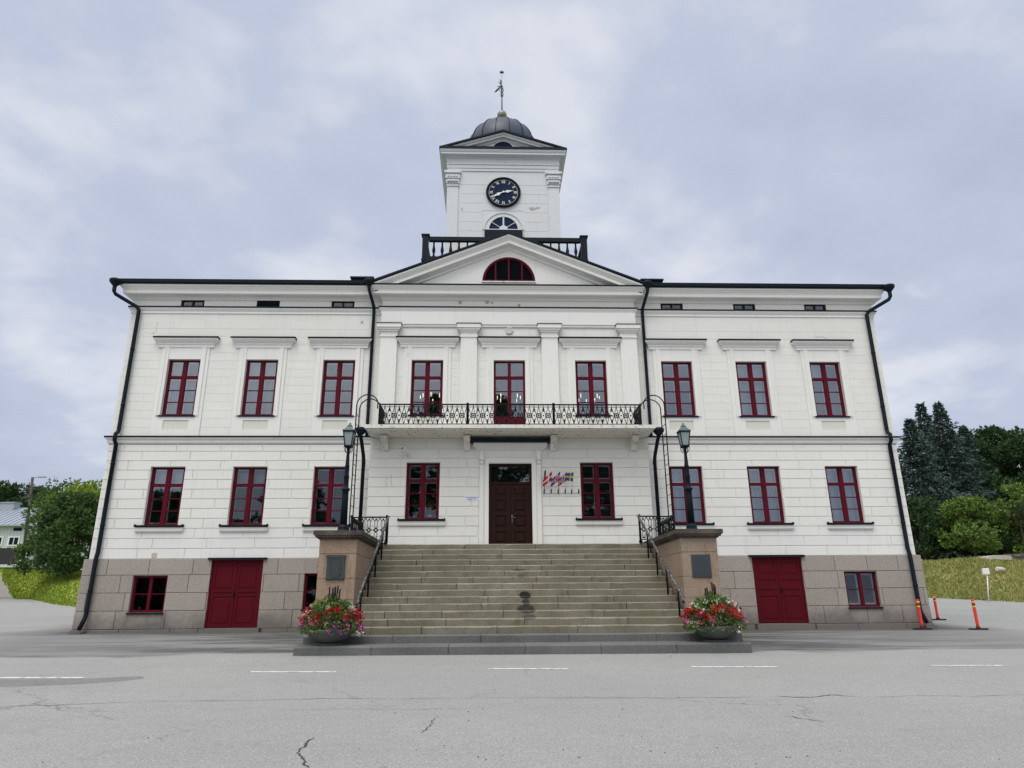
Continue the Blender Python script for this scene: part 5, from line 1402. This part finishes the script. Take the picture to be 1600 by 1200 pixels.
# the bare gravel corner of the slope: its own sheet, lifted a little off the lawn
def to_px(p):
    d = Vector(p)-CAM; w_ = d.dot(fw); return 800+1080*d.dot(rt)/w_, 600-1080*d.dot(up)/w_
def is_gravel(x, y, z):
    px, py = to_px((x,y,z)); return px < (py-899)*.55 + 1.5*math.sin(py*.33) + .8*math.sin(py*.8+px*.3)
gq = MB(); NS = 12
for i in range(VL.shape[0]-1):
    for j in range(14):
        a_, b_, c_, d_ = [Vector(VL[i+di,j+dj]) for di,dj in ((0,0),(1,0),(1,1),(0,1))]
        for u_ in range(NS):
            for v_ in range(NS):
                P = [ (a_.lerp(b_,uu).lerp(d_.lerp(c_,uu),vv)) for uu,vv in ((u_/NS,v_/NS),((u_+1)/NS,v_/NS),((u_+1)/NS,(v_+1)/NS),(u_/NS,(v_+1)/NS)) ]
                m_ = sum(P, Vector())/4
                if is_gravel(*m_): gq.add([tuple(p+Vector((0,0,.035*min(1.,(j+v_/NS)*.8)))) for p in P], [(0,1,2,3)])
tag(gq.build('gravel_path', M['gravel']), kind='structure')
# grass blades on the banks
def tufts(name, V, n, m, hgt, seed, rows=14, keep=None):
    rng = np.random.default_rng(seed); nc = V.shape[0]
    i = rng.random(n)*(nc-1.001); j = rng.random(n)*(rows-.001); i0 = i.astype(int); j0 = j.astype(int); fi = (i-i0)[:,None]; fj = (j-j0)[:,None]
    P = V[i0,j0]*(1-fi)*(1-fj)+V[i0+1,j0]*fi*(1-fj)+V[i0,j0+1]*(1-fi)*fj+V[i0+1,j0+1]*fi*fj
    if keep is not None: P = P[[k for k in range(n) if keep(*P[k])]]; n = len(P)
    h_ = hgt*rng.uniform(.4,1.3,(n,1)); l = rng.normal(size=(n,3))*.45; l[:,2] = 1; a = rng.uniform(0,2*PI,n); w = np.stack([np.cos(a),np.sin(a),0*a],1)*.035*rng.uniform(.6,1.5,(n,1))
    Q = np.stack([P-w,P+w,P+l*h_*.6+w*.6,P+l*h_],1).reshape(-1,3)
    return tag(np_mesh(name, Q, np.arange(4*n).reshape(-1,4), M[m]), kind='stuff')
o = tufts('long_grass', VR, 26000, 'grass_dry', .2, 1); tag(o, 'long half-dry grass on the bank right of the town hall', 'grass')
o = tufts('lawn_grass', VL, 20000, 'grass_blade', .11, 2, keep=lambda x,y,z: not is_gravel(x,y,z)); tag(o, 'short bright grass on the slope left of the town hall', 'grass')

def ground_at(px, py, Y): return at(px, py, Y)
# right: spruces and broadleaf trees
def H_of(px, ytop, Y, base): return at(px, ytop, Y).z - base.z
SPR = [(1460,868,44,654,12,31,'blue-green spruce nearest to the corner of the town hall'),(1484,868,52,629,13,32,'tall thin-topped spruce, left one of the twin tops'),(1513,868,49,627,13,33,'tallest spruce with ragged top, right one of the twin tops'),(1546,868,54,664,12,34,'shorter dark spruce between the twin-topped spruces and the broadleaf wood')]
for (px,py,Y,yt_,W,sd,lab) in SPR:
    b = at(px,py,Y); b.z -= .3; put_spruce(tuple(b), H_of(px,yt_,Y,b), W, sd, lab)
def put_tree(px, py, Y, ytop, W, m, seed, label, **kw):
    b = at(px,py,Y); b.z -= .2
    return broadleaf(kw.pop('name','broadleaf_tree'), tuple(b), at(px,ytop,Y).z-b.z, W, m, seed, label, **kw)
put_tree(1590,868,58,672,12,'leaf_dark',41,'tall dark broadleaf tree at the right edge behind the spruces', nclump=46, per=150, size=.42, group='trees behind the right bank')
put_tree(1640,868,52,690,12,'leaf_dark',46,'tall dark broadleaf tree cut by the right edge of the photo', nclump=40, per=150, size=.42, group='trees behind the right bank')
put_tree(1414,866,46,728,4.2,'leaf_dark',42,'slim dark tree peeping out beside the town hall corner', nclump=26, per=320, size=.32, group='trees behind the right bank')
put_tree(1445,868,40,778,6,'leaf_dark',43,'low dark leafy tree under the nearest spruce', nclump=30, per=260, size=.28, low=.05, group='trees behind the right bank')
put_tree(1524,868,36.5,779,5.4,'leaf_fresh',44,'fresh green small tree standing in front of the spruces', nclump=30, per=330, size=.24, low=.16, trunk=.1, group='trees behind the right bank')
put_tree(1575,868,39,785,5.4,'leaf_dark',45,'darker bushy tree right of the fresh green one', nclump=30, per=300, size=.25, low=.1, trunk=.1, group='trees behind the right bank')
put_tree(1606,868,36,758,3.6,'leaf_fresh',47,'narrow green tree touching the right edge above the stone wall', nclump=24, per=320, size=.24, low=.1, trunk=.1, group='trees behind the right bank')
put_tree(1490,870,42,800,7,'leaf_dark',48,'wide dark thicket filling the gap beneath the spruces', cat='bush', name='thicket_bush', nclump=34, per=240, size=.28, low=.02, trunk=.1, group='trees behind the right bank')
put_tree(1555,870,46,790,8,'leaf_dark',49,'dark thicket behind the fresh green tree', cat='bush', name='thicket_bush', nclump=34, per=220, size=.3, low=.02, trunk=.1, group='trees behind the right bank')
for (x,y,H_,W_,sd,lab) in ((-31,-46,13,11,61,'broad tree across the road, mirrored in the leftmost ground floor window'),(-2.8,-44,23,13,62,'tall tree across the road, mirrored left of the balcony door'),(10,-45,15.5,11,63,'round tree across the road, mirrored in the window right of the entrance'),(-19.5,-45,14,11,64,'leafy tree across the road, mirrored in the second ground floor window from the left corner')):
    broadleaf('broadleaf_tree', (x,y,float(g(x,y))-.2), H_, W_, 'leaf_dark', sd, lab, group='trees across the road', nclump=44, per=130, size=.5, low=.12)
# slab, stone wall, boulder, marker post
a = at(1530,872,30.5); b = at(1567,872,30.5); c = (a+b)/2
q = MB(); w2 = (b.x-a.x)/2
pts = [(-w2,-.14),(-w2*.9,.06),(-w2*.3,.16),(w2*.5,.16),(w2,.1),(w2,-.2)]
q.prism(pts, -.9, .9); o = q.build('stone_slab', M['rock'], None, tuple(c)); tag(o, 'long pale stone slab lying at the top of the grass bank', 'slab')
t = empty('stone_wall', tuple(at(1590,873,31)), 'low dark dry stone wall at the top of the bank near the right edge', 'wall')
q = MB(); r9 = random.Random(3)
for row in range(3):
    x = -.9
    while x < 3.2:
        w = r9.uniform(.25,.5); q.obox((x+w/2, r9.uniform(-.08,.08), -.15+row*.2),(1,r9.uniform(-.1,.1),r9.uniform(-.08,.08)),(0,1,0),(0,0,1),w*.49,.2,.095); x += w
q.build('stones', M['wallstone'], t)
def boulder(name, c, r, seed, m, label):
    rng = np.random.default_rng(seed); bm = bmesh.new(); bmesh.ops.create_icosphere(bm, subdivisions=2, radius=1)
    for v in bm.verts: v.co *= 1+.18*rng.normal()*.6; v.co.x *= r[0]; v.co.y *= r[1]; v.co.z *= r[2]
    me = bpy.data.meshes.new(name); bm.to_mesh(me); bm.free(); me.materials.append(M[m]); o = bpy.data.objects.new(name, me); COL.objects.link(o); o.location = c; return tag(o, label, 'boulder')
boulder('boulder', tuple(at(1563,890,25.5)), (.3,.3,.2), 5, 'rock', 'pale boulder half sunk in the grass bank under the stone wall')
b = at(1544,936,17.6); b.z = float(g(b.x,b.y)); tp = at(1540,893,17.6)
t = empty('marker_post', tuple(b), 'thin white post with a small square box on top, below the bank', 'post')
q = MB(); q.tube([(0,0,0),(tp.x-b.x+.06,0,tp.z-b.z-.1)],.03,8); q.build('pole', M['white_paint'], t)
q = MB(); q.bbox(tp.x-b.x-.16,tp.x-b.x+.19,-.07,.07,tp.z-b.z-.16,tp.z-b.z+.17,.02); q.build('box', M['white_paint'], t)

# orange bollards
def bollard():
    t = empty('traffic_bollard', (0,0,0))
    q = MB(); q.lathe([(.055,.05),(.05,.2),(.05,.97),(.052,.985),(.045,1.0)],14); q.build('post', M['orange'], t)
    for z,m in ((.72,'yellow'),(.80,'brown_band'),(.87,'yellow')):
        q = MB(); q.lathe([(.0535,z),(.0535,z+.065)],14); q.build('band', M[m], t)
    q = MB(); q.box(-.28,.28,-.11,.11,.0,.05); q.lathe([(.08,.05),(.065,.09)],12); q.build('foot', M['rubber'], t)
    return t
B0 = bollard()
spots = [((1441,981),(1436,939),'orange bollard leaning against the corner downpipe of the town hall'),((1466,969),(1466,929),'orange bollard farthest back behind the corner of the town hall'),((1529,984),(1524,938),'orange bollard standing alone on open asphalt, rightmost of three')]
BOL = []
for i,((px,py),(tx,ty),lab) in enumerate(spots):
    d = fw*1080 + rt*(px-800) - up*(py-600); best = None
    for Y in np.arange(-6,14,.02):
        p = CAM + d*((Y-CAM.y)/d.y); e_ = abs(p.z-float(g(p.x,p.y)))
        if best is None or e_ < best[0]: best = (e_,p)
    p = best[1]
    if i == 0: p = at(px,py,-.62); p.z = float(g(p.x,p.y))
    o = B0 if i == 0 else copy_tree(B0)
    o.location = (p.x,p.y,float(g(p.x,p.y)))
    hgt = (at(tx,ty,p.y).z - p.z); o.scale = (1,1,1); sc = hgt/1.0
    o.scale = (max(.85,min(1.15,sc)),)*3; BOL.append(o)
    tag(o, lab, 'bollard', 'orange bollards by the corner')
q = MB(); a = Vector(BOL[0].location)+Vector((0,0,.93*BOL[0].scale.x)); b = Vector(BOL[1].location)+Vector((0,0,.88*BOL[1].scale.x))
q.tube([a, a.lerp(b,.3)-Vector((0,0,.05)), a.lerp(b,.65)-Vector((0,0,.05)), b], .008, 5); tag(q.build('barrier_tape', M['white_paint']), 'thin pale tape strung between two orange bollards', 'tape')

# planters with flowers
def planter(x, seed, label_p, label_f, tone):
    loc = (x,-6.78,-.04)
    t = empty('flower_planter', loc, label_p, 'planter', 'stone planters at the foot of the stairs')
    q = MB(); q.lathe([(.27,0),(.27,.03),(.2,.05)],20); q.build('foot', M['bowl'], t)
    q = MB(); q.lathe([(.18,.05),(.3,.08),(.41,.16),(.46,.25),(.475,.3),(.44,.31),(.4,.27),(.02,.26)],28); q.build('bowl', M['bowl'], t)
    rng = np.random.default_rng(seed); f = empty('flower_arrangement', (x,-6.78,.22), label_f, 'flowers', 'flower arrangements in the planters')
    # dome of foliage
    def dome(n, lo=0., hi=1., rr=(.75,1.02)):
        a = rng.uniform(0,2*PI,n); u_ = rng.uniform(lo,hi,n); prof = .60*np.sqrt(np.clip(1-(u_*.93)**1.5,0,1))+.02; k = rng.uniform(*rr,n)
        return np.stack([np.cos(a)*prof*k, np.sin(a)*prof*k*.85, -.04+u_*.68*(.9+.1*k)],1)
    p = np.concatenate([dome(3000,-.1,.9,(.35,1.03))])
    nr = p*np.array([1,1,.8]); nr /= np.linalg.norm(nr,axis=1,keepdims=True)+1e-6
    P,Q = leaf_cloud(p, nr*.8, .07, rng, .65); np_mesh('foliage', P, Q, M['leaf_flower'], f)
    # tall centre
    n = 420; a = rng.uniform(0,2*PI,n); zz = rng.uniform(.4,.68,n); r = .2*np.sqrt(1-((zz-.45)/.32)**2+.01)*rng.random(n)
    P,Q = leaf_cloud(np.stack([np.cos(a)*r,np.sin(a)*r,zz],1), np.tile([0,0,.8],(n,1)), .075, rng, .4); np_mesh('centre_plant', P, Q, M['leaf_mid'], f)
    q = MB()
    for k in range(6):
        x0 = rng.uniform(-.13,.13); y0 = rng.uniform(-.08,.08); h0 = rng.uniform(.64,.72); h1 = h0+rng.uniform(.12,.22)
        q.tube([(x0*.6,y0,.5),(x0,y0,h0),(x0*1.1,y0,h0+.02),(x0*1.15,y0,h1-.02),(x0*1.2,y0,h1)],[.005,.005,.016,.018,.004],6)
    q.build('plume', M['spike'], f)
    def blooms(name, m, n, lo, hi, size, arc_=None):
        c = dome(n, lo, hi, (1.0,1.08))
        if arc_: 
            a = rng.uniform(*arc_, n); r = np.hypot(c[:,0],c[:,1]/.85); c[:,0] = np.cos(a)*r; c[:,1] = np.sin(a)*r*.85
        pts = np.repeat(c,14,0) + rng.normal(size=(n*14,3))*size*.42
        nn = np.repeat(c/np.linalg.norm(c,axis=1,keepdims=True),14,0)
        P,Q = leaf_cloud(pts, nn*.5, size*.62, rng, .95); np_mesh(name, P, Q, M[m], f)
    blooms('red_blossom','f_red',34,.38,.70,.09); blooms('dark_red_blossom','f_darkred',14,.3,.72,.085)
    blooms('white_blossom','f_white',26,.5,.84,.055); blooms('pale_blossom','f_white',7,.0,.3,.06)
    if tone == 'purple':
        blooms('purple_blossom','f_purple',14,.0,.38,.075); blooms('pink_blossom','f_pink',8,.1,.4,.07)
    else:
        blooms('pink_blossom','f_pink',15,.1,.45,.07); blooms('purple_blossom','f_purple',6,.3,.45,.065)
    blooms('yellow_blossom','f_yellowf',3,.75,.85,.045)
planter(-3.88, 3, 'round grey stone bowl planter at the left foot of the stairs', 'dome of red, white and purple flowers in the left planter', 'purple')
planter(4.02, 4, 'round grey stone bowl planter at the right foot of the stairs', 'dome of red, white and pink flowers in the right planter', 'pink')

# ------------------------------------------------------------------ left background
put_tree(97,884,28,772,5.3,'leaf_shrub',51,'big rounded dark green shrub left of the town hall', name='lilac_shrub', cat='shrub', nclump=60, per=330, size=.24, low=.0, trunk=.12, group='shrubs on the left')
put_tree(40,885,29,848,2.0,'leaf_mid',55,'small pale green bush at the left foot of the big shrub', name='lilac_shrub', cat='shrub', nclump=22, per=330, size=.22, low=.0, trunk=.08, group='shrubs on the left')
put_tree(136,880,33,752,7.,'leaf_bright',52,'yellow-green tree behind the big shrub', nclump=34, per=260, size=.25, low=.2, trunk=.12, group='shrubs on the left')
put_tree(84,880,36,748,5.,'leaf_mid',53,'loose light green sapling rising above the big shrub', nclump=24, per=200, size=.24, low=.3, trunk=.1, group='shrubs on the left')
put_tree(8,870,70,760,11,'leaf_dark',54,'dark pine crown behind the pale roof at the left edge', name='pine_tree', nclump=26, per=150, size=.42, low=.6, group='pines behind the house')
put_tree(36,870,74,786,8,'leaf_dark',56,'low dark pine crown right of the pale roof', name='pine_tree', nclump=22, per=150, size=.42, low=.55, group='pines behind the house')
# house
hb = at(0,878,48); hl = at(-70,878,48); hr = at(44,878,48)
t = empty('wooden_house', (hr.x,48,hb.z-.5), 'pale blue boarded house with a ribbed tin roof behind the shrub', 'house')
zE = at(0,820,48).z - (hb.z-.5); zR = at(0,796,54).z - (hb.z-.5); x0 = hl.x-6-hr.x
q = MB(); q.box(x0,0,0,9,0,zE)
k = x0
while k < 0: q.box(k,k+.05,-.03,0,0,zE-.05); k += .32
q.build('wall', M['house'], t)
q = MB(); q.add([(x0-.5,-.5,zE-.05),(.5,-.5,zE-.05),(.5,4.8,zR),(x0-.5,4.8,zR),(.5,9.6,zE-.05),(x0-.5,9.6,zE-.05)], [(0,1,2,3),(3,2,4,5)])
q.add([(.0,0,zE),(.0,9,zE),(0,4.7,zR-.08)], [(0,1,2)])
k = x0-.5
while k < .5: q.bar((k,-.5,zE-.02),(k,4.8,zR+.03),.05,.06); k += .55
q.box(x0-.5,.5,-.56,-.5,zE-.16,zE-.04)
rf = q.build('roof', M['tin'], t)
cx_ = at(8,800,52).x-hr.x; q = MB(); zc0 = at(8,786,52).z-(hb.z-.5); q.box(cx_-.75,cx_+.75,4,5,zR-1.2,zc0); q.box(cx_-.85,cx_+.85,3.9,5.1,zc0,zc0+.1); q.build('chimney', M['tin'], rf)
for px in (-4,22):
    wx = at(px,845,48).x-hr.x; zw0 = at(px,853,48).z-(hb.z-.5); zw1 = at(px,838,48).z-(hb.z-.5)
    q = MB()
    for a_,b_,c_,d_ in ((wx-.55,wx-.42,zw0,zw1),(wx+.42,wx+.55,zw0,zw1),(wx-.42,wx+.42,zw1-.12,zw1),(wx-.42,wx+.42,zw0,zw0+.1),(wx-.03,wx+.03,zw0+.1,zw1-.12)): q.box(a_,b_,-.08,-.031,c_,d_)
    w_ = q.build('window', M['white_paint'], t); q = MB(); q.box(wx-.42,wx+.42,-.05,-.032,zw0+.1,zw1-.12); q.build('pane', M['navy'], w_)
q = MB(); wx = at(28,827,48).x-hr.x; zz = at(28,827,48).z-(hb.z-.5); q.box(wx-.4,wx+.4,-.06,-.03,zz-.15,zz+.15); q.build('attic_window', M['navy'], t)
# fence
fa = at(-60,878,40); fb = at(27,878,40); q = MB(); x = fa.x
t = empty('board_fence', (fb.x,40,fb.z-.2), 'dark upright board fence in front of the pale blue house', 'fence'); zf = at(0,856,40).z-(fb.z-.2)
while x < fb.x: q.box(x-fb.x,x-fb.x+.14,0,.03,0,zf+random.uniform(-.03,.03)); x += .16
q.build('boards', M['fence'], t); q = MB(); q.box(fa.x-fb.x,0,.031,.09,.4,.5); q.box(fa.x-fb.x,0,.031,.09,zf-.4,zf-.3); q.build('rail', M['fence'], t)
# utility pole with lamp
b = at(37,872,42); tpx = at(51,746,42)
t = empty('utility_pole', tuple(b), 'leaning wooden utility pole with a street light arm beside the shrub', 'utility pole')
q = MB(); d = tpx-b; q.tube([(0,0,-.5),tuple(d)],[.15,.11],8); q.build('pole', M['wood_pole'], t)
q = MB(); e_ = at(67,745,42)-b; q.tube([tuple(d-Vector((0,0,.05))),tuple(d.lerp(e_,.6)+Vector((0,0,.04))),tuple(e_)],.035,6); arm = q.build('arm', M['pole_grey'], t)
q = MB(); q.obox(tuple(e_+Vector((-.05,0,-.03))),(1,0,.02),(0,1,0),(0,0,1),.32,.12,.05); q.build('lamp_head', M['pole_grey'], arm)
q = MB(); q.box(d.x*.77-.25,d.x*.77+.1,-.15,.15,d.z*.77-.2,d.z*.77+.15); q.bar((d.x*.86-.5,0,d.z*.86),(d.x*.86+.4,0,d.z*.86),.08); q.build('transformer', M['wood_pole'], t)
for k,(ex,ey) in enumerate(((-40,790),(110,800))):
    e2 = at(ex,ey,50)-b; s_ = d*.86; q = MB(); q.tube([tuple(s_.lerp(e2,u_)-Vector((0,0,1.0*u_*(1-u_)*2))) for u_ in np.linspace(0,1,9)],.018,4); q.build('cable', M['black_iron'], t)

# ------------------------------------------------------------------ light
SUN_AZ, SUN_EL = math.radians(205), math.radians(64)   # behind the viewer, a little to the left
w = bpy.data.worlds.new('World'); scene.world = w; w.use_nodes = True; nt = w.node_tree; N = nt.nodes; L = nt.links
bg = N['Background']; bg.inputs['Strength'].default_value = .1
sky = N.new('ShaderNodeTexSky'); sky.sky_type = 'NISHITA'; sky.sun_disc = False; sky.sun_elevation = SUN_EL; sky.sun_rotation = SUN_AZ; sky.air_density = 1.; sky.dust_density = 2.
tc = N.new('ShaderNodeTexCoord')
sp = N.new('ShaderNodeSeparateXYZ'); L.new(tc.outputs['Generated'], sp.inputs[0])
# cloud deck: project the view direction onto a flat layer so clouds shrink toward the horizon
dv = N.new('ShaderNodeMath'); dv.operation = 'ADD'; L.new(sp.outputs['Z'], dv.inputs[0]); dv.inputs[1].default_value = .28
cv = N.new('ShaderNodeVectorMath'); cv.operation = 'DIVIDE'; L.new(tc.outputs['Generated'], cv.inputs[0])
cb = N.new('ShaderNodeCombineXYZ'); [L.new(dv.outputs[0], cb.inputs[i]) for i in range(3)]; L.new(cb.outputs[0], cv.inputs[1])
def wn(scale, det, rough, dist, off):
    m_ = N.new('ShaderNodeMapping'); m_.inputs['Location'].default_value = off; L.new(cv.outputs[0], m_.inputs['Vector'])
    n = N.new('ShaderNodeTexNoise'); n.inputs['Scale'].default_value = scale; n.inputs['Detail'].default_value = det; n.inputs['Roughness'].default_value = rough; n.inputs['Distortion'].default_value = dist; L.new(m_.outputs[0], n.inputs['Vector']); return n.outputs['Fac']
r = N.new('ShaderNodeValToRGB'); nz1 = wn(2.1, 5, .5, .15, (3.1,1.7,.4)); nz2 = wn(6.5, 6, .55, .3, (1.2,5.7,.9))
nm_ = N.new('ShaderNodeMix'); nm_.data_type = 'FLOAT'; nm_.inputs[0].default_value = .27; L.new(nz1, nm_.inputs[2]); L.new(nz2, nm_.inputs[3]); L.new(nm_.outputs[0], r.inputs[0])
cr_ = r.color_ramp; cr_.elements[0].position = .36; cr_.elements[0].color = (5.0,5.5,6.95,1); cr_.elements[1].position = .62; cr_.elements[1].color = (7.6,7.9,8.7,1)
e = cr_.elements.new(.5); e.color = (5.6,6.15,7.6,1)
# brighter deck toward the zenith and toward the hidden sun, as a real overcast
dt = N.new('ShaderNodeVectorMath'); dt.operation = 'DOT_PRODUCT'; L.new(tc.outputs['Generated'], dt.inputs[0])
sd = Vector((math.sin(SUN_AZ)*math.cos(SUN_EL), math.cos(SUN_AZ)*math.cos(SUN_EL), math.sin(SUN_EL))); dt.inputs[1].default_value = sd
mr = N.new('ShaderNodeMapRange'); mr.inputs['From Min'].default_value = .45; mr.inputs['From Max'].default_value = 1.; mr.inputs['To Min'].default_value = 1.; mr.inputs['To Max'].default_value = 2.9; L.new(dt.outputs['Value'], mr.inputs['Value'])
ml = N.new('ShaderNodeVectorMath'); ml.operation = 'SCALE'; wm = N.new('ShaderNodeMapRange'); wm.inputs['From Min'].default_value = .45; wm.inputs['From Max'].default_value = .8; L.new(dt.outputs['Value'], wm.inputs['Value'])
wx = N.new('ShaderNodeMix'); wx.data_type = 'RGBA'; L.new(wm.outputs[0], wx.inputs[0]); L.new(r.outputs[0], wx.inputs[6]); wx.inputs[7].default_value = (6.5,6.45,6.2,1)
L.new(wx.outputs[2], ml.inputs[0]); L.new(mr.outputs[0], ml.inputs['Scale'])
mx = N.new('ShaderNodeMix'); mx.data_type = 'RGBA'; mx.inputs[0].default_value = .92; L.new(sky.outputs[0], mx.inputs[6]); L.new(ml.outputs[0], mx.inputs[7])
L.new(mx.outputs[2], bg.inputs['Color'])
sl = bpy.data.lights.new('sun', 'SUN'); sl.energy = 1.5; sl.angle = math.radians(30); sl.color = (1,.97,.92)
so = bpy.data.objects.new('sun', sl); COL.objects.link(so); so.rotation_euler = (-sd).to_track_quat('-Z','Y').to_euler()
scene.view_settings.view_transform = 'Standard'; scene.view_settings.look = 'None'; scene.view_settings.exposure = 0.; scene.view_settings.gamma = 1.
scene.cycles.max_bounces = 6; scene.cycles.transparent_max_bounces = 12; scene.cycles.use_denoising = True
